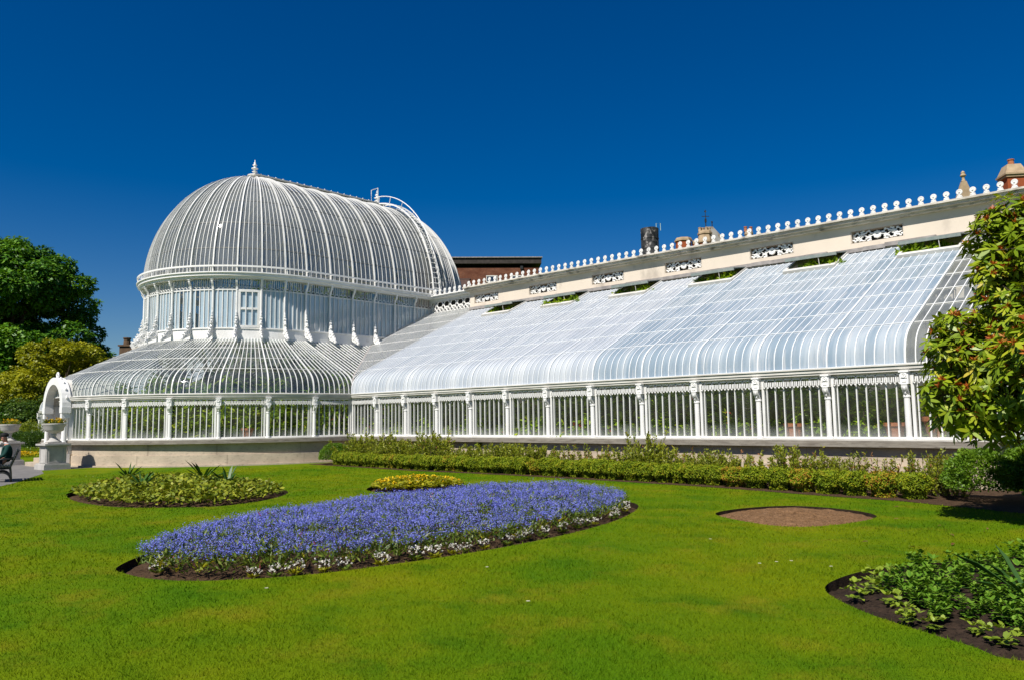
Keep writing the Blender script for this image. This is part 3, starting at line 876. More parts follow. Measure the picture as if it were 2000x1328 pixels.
bk = MB(); bk.box((0, 0, 0), (1.59, 0.02, 0.395)); GBM = bk.mesh('grille_shade_sheet', M['iron'])  # backing sheet coloured near black to give the recess its shade
for g in GRX:
    o = part_at(GRM, 'grille_panel', (g, YP + 0.10, 7.46), 0)
    link('grille_frame', GFM, o, (0, -0.085, 0)); link('grille_shade_sheet', GBM, o, (0, 0.22, 0))
def disc_mesh():
    b = MB()
    b.ring((0, 0, 0.175), 0.062, 0.022, (1, 0, 0), (0, 0, 1), 14, 6)
    b.tube([(0, -0.014, 0.175), (0, 0.014, 0.175)], 0.066, 12)
    b.tube([(0, -0.035, 0.175), (0, 0.035, 0.175)], 0.022, 8)
    b.box((0, 0, 0.055), (0.045, 0.035, 0.11)); b.box((0, 0, 0.065), (0.12, 0.04, 0.035)); b.box((0, 0, 0.02), (0.15, 0.05, 0.035))
    return b
DISC = disc_mesh().mesh('crest_disc', M['white_bar'], False)
x = XR - 0.2; nd_ = 0
while x > XL:
    part_at(DISC, 'crest_disc', (x, YP - 0.10, 8.11), 0, sc=1.12); x -= 0.36; nd_ += 1
b = MB(); b.box((cx, YP - 0.10, 8.112), (cw + 0.1, 0.05, 0.025)); part(b, 'crest_rail', M['white_bar'])

# lattice screen between parapet and drum
LX0, LX1, LY = XC + RD - 0.05, XL, YP + 0.55
b = MB(); w = LX1 - LX0; cxx = (LX0 + LX1) / 2
b.box((cxx, LY + 0.15, 3.53), (w, 0.3, 7.06)); b.box((cxx, LY + 0.1, 7.84), (w, 0.3, 0.16)); b.box((cxx, LY, 7.965), (w, 0.55, 0.09)); b.box((cxx, LY - 0.04, 8.03), (w, 0.66, 0.04))
part(b, 'screen_cornice', M['white'])
b = MB(); n = 7; r_ = w / n / 2
for i in range(n):
    for kz, zz in enumerate((7.28, 7.58)):
        c = Vector((LX0 + r_ * (2 * i + 1), LY, zz))
        b.ring(c, r_ * 0.84, 0.034, (1, 0, 0), (0, 0, 0.82), 14, 5)
        if kz == 0:
            for a in (PI / 4, 3 * PI / 4):
                dv = Vector((math.cos(a), 0, math.sin(a) * 0.85)) * r_ * 0.8; b.tube([c - dv, c + dv], 0.035, 5)
b.box((cxx, LY, 7.08), (w, 0.1, 0.05)); b.box((cxx, LY, 7.75), (w, 0.1, 0.04))
lat = part(b, 'lattice_screen', M['white'])
b = MB(); b.box((cxx, LY + 0.22, 7.42), (w, 0.03, 0.66)); part(b, 'screen_shade_sheet', M['iron'], lat)  # dark sheet put in for the unlit interior behind the rings
for i in range(9): part_at(DISC, 'crest_disc', (LX0 + 0.25 + i * 0.37, LY - 0.2, 8.10), 0, sc=1.12)
b = MB(); b.box((cxx, LY - 0.2, 8.07), (w, 0.05, 0.05)); part(b, 'crest_rail', M['white_bar'])
# the plain back wall of the left wing
b = MB(); b.box((2 * XC - cx, YP + 0.25, 3.95), (cw, 0.5, 7.9)); b.box((2 * XC - cx, YP + 0.12, 8.0), (cw + 0.2, 0.9, 0.2)); part(b, 'parapet_wall', M['cream'])

# skylights: white kerb, dark flap propped open
for k in range(1, 12, 2):
    s0, s1 = k * BAY + 0.04, (k + 1) * BAY - 0.04
    b = MB()
    b.sweep([wing(s0, 5.93, zroof(5.93) + 0.05), wing(s1, 5.93, zroof(5.93) + 0.05)], Vector((0, 1, SLOPE)).normalized(), 0.20, 0.12)
    for s in (s0 + 0.03, s1 - 0.03):
        b.sweep([wing(s, d, zroof(d) + 0.04) for d in (5.95, DTOP)], Vector((1, 0, 0)), 0.09, 0.12)
    sk = part(b, 'skylight', M['white_old'])
    f = MB()
    ang = 0.28
    hinge = wing((s0 + s1) / 2, DTOP - 0.06, zroof(DTOP - 0.06) + 0.10)
    L = 1.02
    lo = hinge + Vector((0, -L * math.cos(ang), -L * math.sin(ang) + 0.12))
    f.sweep([lo, hinge], Vector((1, 0, 0)), s1 - s0, 0.03)
    f.sweep([lo - Vector(((s1 - s0) / 2, 0, 0.03)), lo + Vector(((s1 - s0) / 2, 0, -0.03))], Vector((0, 0, 1)), 0.10, 0.05)
    part(f, 'flap', simple('flap_paint', (0.16, 0.20, 0.19), (0.25, 0.27, 0.25)) if k == 1 else bpy.data.materials['flap_paint'], sk)
    f = MB(); f.tube([lo + Vector((0.25, 0, 0)), lo + Vector((0.28, 0.05, -0.38))], 0.012, 6); part(f, 'stay_rod', M['white_old'], sk)

# ------------------------------------------------------------------ drum
b = MB(); b.band(drum, 0, 42, 168, -0.02, 0.08, 5.15, 5.72); b.band(drum, 0, 42, 168, -0.06, 0.0, 5.70, 5.76)
part(b, 'drum_apron', M['white'])
def drum_bay(q, window=False, detail=True):
    f = MB()
    if window:
        for u in (0.10, 0.37, 0.63, 0.90):
            t = tangent(drum, q + u); f.sweep([drum(q + u, -0.02, 5.82), drum(q + u, -0.02, 7.36)], t, 0.05 if 0.3 < u < 0.7 else 0.11, 0.09)
        f.band(drum, q + 0.06, q + 0.94, 4, -0.07, 0.04, 5.76, 5.86); f.band(drum, q + 0.10, q + 0.9, 4, -0.05, 0.03, 6.55, 6.64); f.band(drum, q + 0.05, q + 0.95, 4, -0.07, 0.04, 7.33, 7.44)
    else:
        for i in range(1, 5):
            t = tangent(drum, q + i / 5); f.sweep([drum(q + i / 5, 0, 5.76), drum(q + i / 5, 0, 7.40)], t, 0.036, 0.05)
    f.band(drum, q + 0.02, q + 0.98, 4, -0.03, 0.03, 7.40, 7.455)
    w = part(f, 'drum_window', M['white_bar'])
    gap = {10: 3, 11: 2}.get(q, -1)      # two strips have lost their limewash
    g = MB()
    for i in range(5):
        g.grid([[drum(q + (i + u) / 5, 0.015, z) for u in (0, 0.5, 1)] for z in (5.74, 6.3, 6.9, 7.42)], mi=1 if i == gap else 0)
    part(g, 'pane', [M['glass_drum'], M['glass']], w)
    f = MB()   # frieze of small arches and bars under the cornice
    for i in range(5):
        c = q + (i + 0.5) / 5 * 0.92 + 0.04
        p = drum(c, -0.01, 7.47); t = tangent(drum, c)
        hw = (drum(q + 0.92, 0, 0) - drum(q, 0, 0)).length / 10
        f.ring(p, hw * 0.85, 0.016, t, (0, 0, 1), 7, 4, a0=0, a1=PI)
    for i in range(1, 11):
        t = tangent(drum, q + i / 11); f.sweep([drum(q + i / 11, 0, 7.56), drum(q + i / 11, 0, 7.90)], t, 0.022, 0.03)
    part(f, 'frieze', M['white_bar'], w)
    g = MB(); g.grid([[drum(q + i / 6, 0.03, z) for i in range(7)] for z in (7.44, 7.92)])
    part(g, 'pane', M['glass_skirt'], w)
for q in range(42):
    drum_bay(q, q in (8,))
# drum column with an S bracket; scrolled foot ornament beside it
b = MB()
b.tube([(0, -0.05, 5.5), (0, -0.05, 7.48)], 0.05, 8)
b.ring((0, -0.05, 7.45), 0.05, 0.02, (1, 0, 0), (0, 1, 0), 8, 4)
b.sweep([(0, -0.06, 7.44), (0, -0.075, 7.52), (0, -0.10, 7.60), (0, -0.16, 7.68), (0, -0.20, 7.76), (0, -0.215, 7.86), (0, -0.20, 7.91)], (1, 0, 0), 0.085, 0.06)
b.box((0, -0.13, 7.87), (0.10, 0.26, 0.06))
DCOL = b.mesh('drum_column', M['white'])
def scroll():
    b = MB()
    out = [(-0.02, 0.0), (-0.02, 1.02), (-0.07, 1.0), (-0.10, 0.93), (-0.085, 0.86), (-0.13, 0.80), (-0.12, 0.73), (-0.18, 0.66), (-0.20, 0.57), (-0.16, 0.49), (-0.20, 0.42), (-0.29, 0.36), (-0.35, 0.27), (-0.36, 0.17), (-0.46, 0.12), (-0.56, 0.03), (-0.66, -0.06), (-0.74, -0.16), (-0.70, -0.25), (-0.30, -0.10)]
    b.poly([(0, y * .8, z) for y, z in out], 0.075, (1, 0, 0))
    X_ = Vector((1, 0, 0))
    for y, z, r_ in ((-0.22, 0.16, 0.13), (-0.10, 0.56, 0.085), (-0.07, 0.80, 0.05), (-0.48, -0.06, 0.08)):
        for sx in (-0.045, 0.045):
            b.ring((sx, y * .8, z), lambda t, r=r_: r * (1 - 0.6 * t), 0.022, (0, -1, 0), (0, 0, 1), 16, 4, a0=0, a1=8.2)
    for y, z in ((-0.05, 1.05), (-0.09, 0.94), (-0.12, 0.80), (-0.19, 0.66), (-0.20, 0.56), (-0.30, 0.36), (-0.37, 0.24), (-0.47, 0.12), (-0.60, 0.0)):
        b.ring((0, y * .85, z), 0.028, 0.024, (0, 1, 0), (0, 0, 1), 8, 5)
    b.tube([(0, -0.04, 1.0), (0, -0.04, 1.10), (0, -0.04, 1.15)], [0.03, 0.035, 0.008], 6)
    return b
SCRM = scroll().mesh('scroll_ornament', M['white'])
def face_out(mp, q):
    p = mp(q, 0, 0); o = mp(q, -1, 0) - p
    return p, math.atan2(o.y, o.x) + PI / 2
for q in range(42):
    p, rz = face_out(drum, q)
    part_at(DCOL, 'drum_column', p, rz)
    if 3 <= q <= 24: part_at(SCRM, 'scroll_ornament', p + Vector((math.sin(rz), -math.cos(rz), 0)) * 0.06 + Vector((0, 0, 5.42)), rz, sc=0.92)
b = MB()
b.band(drum, 0, 42, 252, -0.26, 0.10, 7.90, 8.0); b.band(drum, 0, 42, 252, -0.36, 0.08, 8.0, 8.12); b.band(drum, 0, 42, 252, -0.42, 0.06, 8.12, 8.17)
part(b, 'drum_cornice', M['white'])

# ------------------------------------------------------------------ dome
ZD0, HD = 8.0, 5.8
def domep(q, ph, lift=0.0):
    r_ = RDM * math.cos(ph) + lift * math.cos(ph) * 1.0
    return drum(q, RD - r_, ZD0 + HD * math.sin(ph) + lift * math.sin(ph))
PH = [R(v) for v in np.linspace(1, 89, 31)]
g = MB(); g.grid([[domep(q / 5, ph) for q in range(210)] for ph in PH], closed=True)
dome = part(g, 'dome', M['glass_dome'], smooth=True)
for q in range(42):
    b = MB(); pts = [domep(q, ph, 0.03) for ph in PH]
    b.sweep(pts, tangent(drum, q), 0.058, 0.08)
    part(b, 'dome_rib', M['white_bar'], dome)
b = MB()
for q5 in range(210):
    if q5 % 5 == 0: continue
    q = q5 / 5
    b.sweep([domep(q, ph, 0.005) for ph in PH[:-3 if q5 % 2 else -1]], tangent(drum, q), 0.024, 0.034)
part(b, 'glazing_frame', M['white_bar'], dome)
b = MB()
for ph in (R(13), R(26), R(40), R(55)):
    rows = [[domep(q / 4, ph - 0.004, 0.012), domep(q / 4, ph + 0.004, 0.012)] for q in range(169)]
    b.grid(rows)
part(b, 'pane_laps', simple('grey_lap', (0.10, 0.105, 0.10), (0.16, 0.16, 0.155)), dome)
b = MB()
b.band(drum, 0, 42, 252, -0.40, -0.32, 8.385, 8.455)
for q in range(42):
    p0, p1 = drum(q, -0.36, 8.16), drum(q, -0.36, 8.40); b.tube([p0, p1], 0.022, 6)
    b.sweep([drum(q, -0.36, 8.42), drum(q, -0.02, 8.42)], (0, 0, 1), 0.05, 0.03)
part(b, 'eaves_rail', M['white'], dome)
# ridge ventilator
Y0, Y1 = YC - 0.25, YC + 6 * FB + 0.25
b = MB()
b.box((XC, (Y0 + Y1) / 2, 14.03), (0.92, Y1 - Y0, 0.07)); b.box((XC, (Y0 + Y1) / 2, 14.08), (0.7, Y1 - Y0 - 0.05, 0.04))
for y in np.linspace(Y0 + 0.5, Y1 - 0.5, 9):
    for sx in (-0.3, 0.3): b.box((XC + sx, y, 13.86), (0.04, 0.05, 0.30))
for sx in (-0.36, 0.36): b.box((XC + sx, (Y0 + Y1) / 2, 13.76), (0.05, Y1 - Y0 - 0.2, 0.12))
b.lathe([(0.34, 13.98), (0.38, 14.03), (0.34, 14.09), (0.1, 14.12)], (XC, YC, 0), 20)
b.lathe([(0.34, 13.98), (0.38, 14.03), (0.34, 14.09), (0.1, 14.12)], (XC, YC + 6 * FB, 0), 20)
rg = part(b, 'ridge_ventilator', M['white_old'], dome)
b = MB()
for y in np.linspace(Y0 + 0.6, Y1 - 0.4, 18):
    b.box((XC, y, 14.115), (0.06, 0.16, 0.05)); b.tube([(XC, y, 14.12), (XC, y, 14.20)], [0.035, 0.015], 6); b.ring((XC, y, 14.22), 0.03, 0.02, (0, 1, 0), (0, 0, 1), 8, 4)
part(b, 'ridge_cresting', M['white_bar'], dome)
b = MB()
b.lathe([(0.10, 0), (0.13, 0.03), (0.05, 0.08), (0.045, 0.16), (0.14, 0.20), (0.06, 0.25), (0.05, 0.30), (0.16, 0.35), (0.17, 0.38), (0.06, 0.43), (0.05, 0.48), (0.10, 0.52), (0.11, 0.56), (0.04, 0.60), (0.06, 0.66), (0.02, 0.72), (0.015, 0.82)], (0, 0, 0), 12)
FINM = b.mesh('finial', M['white'], True)
for y in (YC, YC + 6 * FB):
    part_at(FINM, 'finial', (XC, y, 14.08), 0, dome)
# ladder over the dome with its handrail
def lad(ph, off, dy):
    p = domep(6 - 6.35, ph, off); p = domep(0.0, ph, off); return Vector((p.x, YC + 6 * FB + 0.05 + dy, p.z))
PL = [R(v) for v in np.linspace(4, 86, 22)]
b = MB()
for dy in (-0.22, 0.22): b.sweep([lad(ph, 0.22, dy) for ph in PL], Vector((0, 1, 0)), 0.05, 0.07)
for ph in [R(v) for v in np.linspace(5, 84, 30)]: b.tube([lad(ph, 0.24, -0.22), lad(ph, 0.24, 0.22)], 0.018, 5)
for ph in [R(v) for v in np.linspace(8, 80, 6)]: 
    for dy in (-0.22, 0.22): b.tube([lad(ph, 0.0, dy), lad(ph, 0.22, dy)], 0.02, 5)
ladder = part(b, 'ladder', M['white'])
b = MB()
for dy in (-0.25,):
    b.tube([lad(ph, 0.62, dy) for ph in PL if ph > R(22)], 0.028, 6)
    for ph in [R(v) for v in (24, 38, 50, 62, 74, 85)]: b.tube([lad(ph, 0.22, dy), lad(ph, 0.62, dy)], 0.02, 5)
top = lad(R(86), 0.2, -0.25); b.tube([top, top + Vector((0, 0, 0.95)), top + Vector((-0.62, 0, 0.95)), top + Vector((-0.62, 0, 0.0))], 0.028, 6)
part(b, 'handrail', M['white'], ladder)

# ------------------------------------------------------------------ porch
PXC, PY, PW, PZ = XC + 0.42, YC - RA - 0.15, 1.02, 2.35
b = MB()
def arch(r_, z_): return [Vector((PXC + r_ * math.cos(a), 0, z_ + r_ * 1.02 * math.sin(a))) for a in np.linspace(0, PI, 21)]
o_, i_ = arch(1.20, PZ), arch(0.92, PZ)
for y0, y1 in ((PY - 0.16, PY + 0.16),):
    rows = []
    for p, q in zip(o_, i_):
        rows.append([Vector((p.x, y0, p.z)), Vector((p.x, y1, p.z)), Vector((q.x, y1, q.z)), Vector((q.x, y0, q.z))])
    b.grid(rows, closed=True)
for k in range(2, 19, 2):
    p = o_[k]; b.ring((p.x, PY, p.z), 0.05, 0.03, (1, 0, 0), (0, 0, 1), 8, 5)
b.ring((PXC, PY, PZ + 1.33), 0.09, 0.04, (1, 0, 0), (0, 0, 1), 10, 5)
for sx in (-1, 1):
    b.box((PXC + sx * 1.06, PY, 2.24), (0.30, 0.34, 0.24)); b.box((PXC + sx * 1.06, PY, 2.02), (0.22, 0.3, 0.22))
porch = part(b, 'porch_arch', M['white'])
b = MB()
rows = [[Vector((p.x, y, p.z + 0.01)) for p in arch(1.12, PZ)] for y in (PY + 0.1, PY + 0.8, PY + 1.9)]
b.grid(rows); rows = [[Vector((p.x, y, p.z)) for p in arch(1.07, PZ)] for y in (PY + 0.1, PY + 0.8, PY + 1.9)]; b.grid(rows)
part(b, 'barrel_roof', M['white_old'], porch)
for sx in (-1, 1):
    b = MB(); b.lathe([(0.13, 0.5), (0.13, 0.9), (0.10, 0.95), (0.085, 1.0), (0.08, 1.85), (0.11, 1.9), (0.11, 1.95)], (PXC + sx * 1.06, PY, 0), 12)
    b.box((PXC + sx * 1.06, PY, 0.25), (0.36, 0.36, 0.5))
    part(b, 'porch_column', M['white'], porch)
    b = MB(); b.box((PXC + sx * 1.08, PY + 0.8, 1.2), (0.08, 1.3, 2.4)); part(b, 'porch_side_wall', M['white'], porch)
b = MB(); b.box((PXC, PY + 1.3, 1.3), (1.9, 0.06, 2.0)); b.box((PXC, PY + 1.26, 2.3), (1.9, 0.1, 0.1))
for sx in (-0.9, -0.02, 0.02, 0.9): b.box((PXC + sx, PY + 1.25, 1.3), (0.09, 0.06, 2.0))
part(b, 'door', simple('door_paint', (0.55, 0.56, 0.55), (0.45, 0.46, 0.46)), porch)
b = MB()
b.grid([[Vector((p.x, PY + 1.28, p.z)) for p in arch(0.98, PZ)], [Vector((p.x, PY + 1.28, PZ)) for p in arch(0.98, PZ)]]); part(b, 'fanlight', M['glass_drum'], porch)
b = MB()
for i in range(3): b.box((PXC, PY - 0.25 + 0.3 * i, 0.08 + 0.16 * i), (2.5 - 0.05 * i, 0.9, 0.165))
part(b, 'entrance_steps', M['stone'], porch)

# interior floor, so no turf shows indoors
b = MB(); z = 0.02
b.add([(XJ - 0.3, YW + 0.3, z), (XR - 0.5, YW + 0.3, z), (XR - 0.5, YP, z), (XJ - 0.3, YP, z)], [(0, 1, 2, 3)])
b.add([apse(s, 0.35, z + 0.003) for s in np.linspace(0, 15 * ANG, 60)] + [Vector((XC - 8.2, YC + 9, z + 0.003)), Vector((XC + 8.2, YC + 9, z + 0.003))], [tuple(range(62))])
b.add([(XC - 5, YP + 1.0, z), (XC + 5, YP + 1.0, z), (XC + 5, YC + 13.2, z), (XC - 5, YC + 13.2, z)], [(0, 1, 2, 3)])
part(b, 'floor', M['soil'])
# back wall of the lower dome hall
b = MB()
b.band(drum, 27, 42, 60, -0.05, 0.2, 0, 5.1)
part(b, 'hall_wall', M['stone'])

# ------------------------------------------------------------------ plants
def bush_mesh(name, rx, ry, h, n, L, W, mat, spread=0.35, lumpy=0.12, hollow=0.55, squash=1.0, up=0.3):
    """leaf-covered mound from the ground up"""
    d = randdir(n); d[:, 2] = np.abs(d[:, 2]) * 1.3 - 0.25
    d = unit(d)
    lob = 1 + lumpy * (np.sin(d[:, 0] * 7 + rng.random() * 6) * np.sin(d[:, 1] * 6 + rng.random() * 6) + 0.6 * np.sin(d[:, 2] * 11 + d[:, 0] * 5))
    t = hollow + (1 - hollow) * rng.random(n) ** 0.5
    e = np.abs(d) ** squash * np.sign(d)
    c = e * (lob * t)[:, None] * np.array([rx, ry, h * 0.62]); c[:, 2] += h * 0.40
    c[:, 2] = np.maximum(c[:, 2], 0.015)
    ax = unit(d + rng.normal(size=(n, 3)) * 0.7 + np.array([0, 0, up])); nr = unit(d * 0.6 + rng.normal(size=(n, 3)) * 0.6 + np.array([0, 0, 0.5]))
    tint = np.clip(0.15 + 0.5 * rng.random(n) + 0.3 * (t - 0.75) + 0.15 * (lob - 1) / max(lumpy, .01), 0, 0.95)
    return c, ax, nr, tint, L * rng.uniform(0.7, 1.3, n), W * rng.uniform(0.7, 1.3, n)

def leafy(name, parts, mat, six=False, droop=0.0):
    c, ax, nr, ti, L, W = [np.concatenate([p[i] for p in parts]) for i in range(6)]
    q = leaf6(c, ax, nr, L, W, droop) if six else leaf_quads(c, ax, nr, L, W)
    return np_mesh(name, q, q.shape[1], mat, np.clip(ti, 0, 1))

# clipped box hedge: separate bushes in a row
HX = np.array([-25.34, -20.19, -15.97, -12.11, -9.09, -6.48, -4.78, -4.3]); HY = np.array([16.93, 16.64, 16.85, 16.78, 16.60, 16.08, 15.93, 15.92])
boxes = []
for k in range(7):
    n_ = 5200; hx, hy, hz = 0.255, 0.29, 0.47
    u = rng.uniform(-1, 1, (n_, 3)); fc = rng.choice(5, n_, p=[.2, .2, .2, .2, .2])
    for ax_, sg, f_ in ((0, 1, 0), (0, -1, 1), (1, 1, 2), (1, -1, 3), (2, 1, 4)): u[fc == f_, ax_] = sg
    rr_ = np.linalg.norm(np.stack([u[:, 0], u[:, 1], np.maximum(u[:, 2], -.2)], 1), axis=1); u = u / np.maximum(1, rr_ / 1.18)[:, None]
    ph = rng.random(6) * 6
    lob = 1 + .10 * np.sin(u[:, 0] * 5 + ph[0]) * np.sin(u[:, 2] * 4 + ph[1]) + .08 * np.sin(u[:, 1] * 6 + ph[2]) * np.sin(u[:, 2] * 7 + ph[3]) + .05 * np.sin(u[:, 0] * 13 + ph[4])
    t_ = 1 - .22 * rng.random(n_) ** 2.2
    c_ = u * (lob * t_)[:, None] * np.array([hx, hy, hz / 2]); c_[:, 2] += hz / 2; c_[:, 2] = np.clip(c_[:, 2], .015, None)
    narrow = np.clip((c_[:, 2] / .22), .62, 1.0); c_[:, :2] *= narrow[:, None]
    dn = unit(u)
    nr_ = unit(dn + rng.normal(size=(n_, 3)) * .5 + np.array([0, 0, .2])); ax2 = unit(np.cross(nr_, randdir(n_)) + dn * .35)
    p = [c_, ax2, nr_, np.clip(.2 + .55 * rng.random(n_) + .35 * (t_ - .9) + .18 * (lob - 1) / .12, 0, .92), .036 * rng.uniform(.7, 1.3, n_), .025 * rng.uniform(.7, 1.3, n_)]
    if k == 5: p[3] = np.clip(p[3] + 0.3 * (rng.random(len(p[3])) < 0.35), 0, 1)
    if k == 6: p[3] = np.clip(p[3] + 0.42 * (rng.random(len(p[3])) < 0.5), 0, 1)
    boxes.append(leafy('leaves', [p], M['f_box']))
cb = MB(); cb.lathe([(.06, 0.0), (.14, .08), (.175, .2), (.18, .34), (.11, .39), (.02, .40)], (0, 0, 0), 12)  # solid core, coloured dark as the shaded inner twigs of the bush
COREM = cb.mesh('shaded_twig_core', simple('box_shaded_core', (.022, .024, .008), (.05, .045, .018), 20, .9, .1))
x = -25.1; pos = []
while x < -4.4:
    pos.append((x, float(np.interp(x, HX, HY)) + 0.40)); x += (0.49 if x < -9.5 else 0.56) * rng.uniform(0.92, 1.1)
for i, (x, y) in enumerate(pos):
    k = rng.integers(0, 5)
    if i in (7, 13, 20): k = 5
    if i > len(pos) - 11 and i % 3 == 0: k = 6
    o = empty('box_bush', (x, y + rng.normal() * 0.02, 0), rng.uniform(0, 6.28)); o.scale = (1.0 * rng.uniform(.95, 1.1), 1.0, rng.uniform(0.92, 1.06))
    link('leaves', boxes[k], o); link('shaded_twig_core', COREM, o)
    tag(o, f'clipped green box bush, {ordn(i)} from the left in the low hedge before the wing', 'bush', 'clipped bushes of the low box hedge')
rb = leafy('round_bush', [bush_mesh('b', 0.62, 0.62, 0.78, 9000, 0.045, 0.030, None, lumpy=0.05, hollow=0.85)], M['f_round'])
tag(link('round_bush', rb, None, (-25.75, 17.55, 0)), 'bright green rounded bush closing the left end of the low hedge', 'bush')
rb2 = leafy('round_bush', [bush_mesh('b', 0.68, 0.62, 0.92, 11000, 0.052, 0.034, None, lumpy=0.10, hollow=0.8)], M['f_round'])
tag(link('round_bush', rb2, None, (-3.62, 16.65, 0)), 'large rounded green bush at the right end of the hedge, half in tree shade', 'bush')
tag(link('round_bush', rb2, None, (-2.75, 17.3, 0), 2.0, 1.15), 'dark shaded bush under the rhododendron tree beside the wing corner', 'bush')
tag(link('round_bush', rb2, None, (-2.2, 16.3, 0), 4.0, (1.1, 1.1, .8)), 'low shaded bush at the right frame edge under the rhododendron tree', 'bush')

# loose shrubs between hedge and wall: sprays of upright stems
def spray_shrub(ns, h, w, leaf, n_leaf, red=0.0, spread=1.0):
    P = []; stems = MB()
    for k in range(ns):
        a = rng.uniform(0, 2 * PI); r_ = w * rng.random() ** 0.6 * 0.5
        b0 = np.array([math.cos(a) * r_, math.sin(a) * r_, 0.0]); hh = h * rng.uniform(0.55, 1.0)
        tip = b0 + np.array([math.cos(a) * spread * r_ * 0.8 + rng.normal() * 0.05, math.sin(a) * spread * r_ * 0.8 + rng.normal() * 0.05, hh])
        t = rng.random(n_leaf) ** 0.8
        c = b0 + (tip - b0) * t[:, None]
        d = randdir(n_leaf); d[:, 2] = np.abs(d[:, 2]) + 0.3
        c = c + d * 0.01
        ti = np.clip(0.25 + 0.5 * rng.random(n_leaf) + 0.2 * t + (rng.random(n_leaf) < red) * 0.6, 0, 1)
        P.append((c, unit(d), randdir(n_leaf) + np.array([0, 0, .6]), ti, leaf * rng.uniform(.6, 1.3, n_leaf), leaf * 0.42 * rng.uniform(.7, 1.3, n_leaf)))
        stems.tube([b0, (b0 + tip) / 2 + rng.normal(size=3) * 0.01, tip], [0.008, 0.006, 0.003], 4)
    return P, stems
def shrub_proto(*a, **k):
    P, st = spray_shrub(*a, **k)
    return leafy('foliage', P, M['f_shrub']), st.mesh('stems', M['bark'])
SHR = [shrub_proto(44, 0.80, 0.95, 0.085, 80), shrub_proto(52, 0.92, 1.0, 0.08, 76), shrub_proto(34, 1.0, 0.75, 0.085, 70, 0.05),
       shrub_proto(14, 0.92, 0.6, 0.08, 56, 0.12), shrub_proto(22, 1.1, 0.6, 0.09, 66, 0.04), shrub_proto(10, 0.78, 0.55, 0.07, 44, 0.3)]
SHP = [(-25.1, 17.9, 1, 1.0), (-24.6, 18.4, 1, 1.25), (-23.9, 17.9, 0, 1.0), (-23.5, 18.5, 2, 1.15), (-22.9, 17.9, 1, .95), (-22.3, 18.4, 0, 1.2), (-21.7, 17.9, 0, .9), (-21.1, 18.4, 4, 1.25), (-20.6, 18.0, 2, 1.2),
       (-20.0, 17.8, 1, .8), (-19.3, 18.1, 0, .95), (-18.6, 17.9, 1, .8), (-17.9, 18.1, 1, 1.0), (-17.3, 17.9, 1, .95), (-16.7, 18.1, 0, 1.05), (-16.0, 17.9, 1, .9), (-15.4, 18.0, 2, .85), (-14.7, 18.1, 3, 1.0), (-14.2, 18.0, 5, 1.0), (-13.6, 18.0, 3, .95),
       (-12.9, 17.8, 5, 1.1), (-12.4, 18.0, 1, .95), (-11.9, 18.0, 4, 1.15), (-11.4, 17.8, 0, 1.0), (-10.9, 18.0, 5, 1.2), (-10.4, 17.8, 1, .8), (-9.8, 17.9, 2, .85), (-9.2, 17.6, 0, .8), (-8.6, 17.8, 5, 1.15), (-7.9, 17.7, 3, 1.1),
       (-7.5, 17.4, 2, .9), (-7.0, 17.6, 2, .8), (-6.5, 17.3, 4, .75), (-6.1, 17.2, 3, .9), (-5.55, 17.1, 5, 1.1), (-5.1, 17.1, 3, .95), (-4.7, 17.3, 4, .8), (-4.35, 17.2, 2, .8)]
for i, (x, y, k, s) in enumerate(SHP):
    e = empty('shrub', (x, y, 0), rng.uniform(0, 6.28)); e.scale = (s, s, s * rng.uniform(.9, 1.05))
    tag(e, f'loose twiggy shrub against the stone base, {ordn(i)} from the left behind the low hedge', 'shrub', 'loose shrubs between hedge and wall')
    link('foliage', SHR[k][0], e); link('stems', SHR[k][1], e)

# blue bed: mass of small flowers on leafy stems, with a white daisy edging
def mound_h(poly, P, top, ramp_w, edge=0.05):
    d = edge_dist(poly, P); return edge + (top - edge) * np.clip(d / ramp_w, 0, 1) ** 0.6
INS = 0.21
P = in_poly_points(BED['blue'], 26000, INS)
H = mound_h(BED['blue'], P, 0.36, 1.3, 0.10) * (1 + 0.10 * np.sin(P[:, 0] * 3.1) * np.cos(P[:, 1] * 2.7))
n = len(P); z = H * rng.uniform(0.1, 1.02, n)
c = np.stack([P[:, 0], P[:, 1], z], 1)
ax = unit(np.stack([rng.normal(size=n), rng.normal(size=n), rng.uniform(0.3, 1.6, n)], 1))
ti = np.clip(rng.random(n) * 0.9, 0, 1); ti[rng.random(n) < 0.012] = 1.0
tag(link('bed_greenery', np_mesh('bed_greenery', leaf_quads(c, ax, randdir(n), 0.075 * rng.uniform(.6, 1.5, n), 0.02 * rng.uniform(.7, 1.4, n)), 4, M['f_forget'], ti)),
    'tangled green stems and leaves under the blue flowers', 'greenery', kind='stuff')
nst = 13000
P = in_poly_points(BED['blue'], nst, INS + 0.03)
H = mound_h(BED['blue'], P, 0.36, 1.3, 0.13) * (1 + 0.10 * np.sin(P[:, 0] * 3.1) * np.cos(P[:, 1] * 2.7)) + rng.normal(size=nst) * 0.03
clump = (np.sin(P[:, 0] * 5.0 + 1.3 * np.sin(P[:, 1] * 3)) * np.sin(P[:, 1] * 4.3 + 1.1 * np.sin(P[:, 0] * 2.2)))
keep = rng.random(nst) < np.clip(0.88 + 0.45 * clump + 0.3 * np.sin(P[:, 0] * 11 + P[:, 1] * 2) * np.sin(P[:, 1] * 9), 0.30, 1.0); P, H = P[keep], H[keep]
per = 12
cc = np.repeat(np.stack([P[:, 0], P[:, 1], H], 1), per, 0); n = len(cc)
cc += rng.normal(size=(n, 3)) * np.array([0.026, 0.026, 0.020])
nrm = unit(rng.normal(size=(n, 3)) * 0.55 + np.array([0, 0, 0.9]))
ax = unit(np.cross(nrm, randdir(n)))
s_ = 0.0135 * rng.uniform(0.75, 1.3, n)
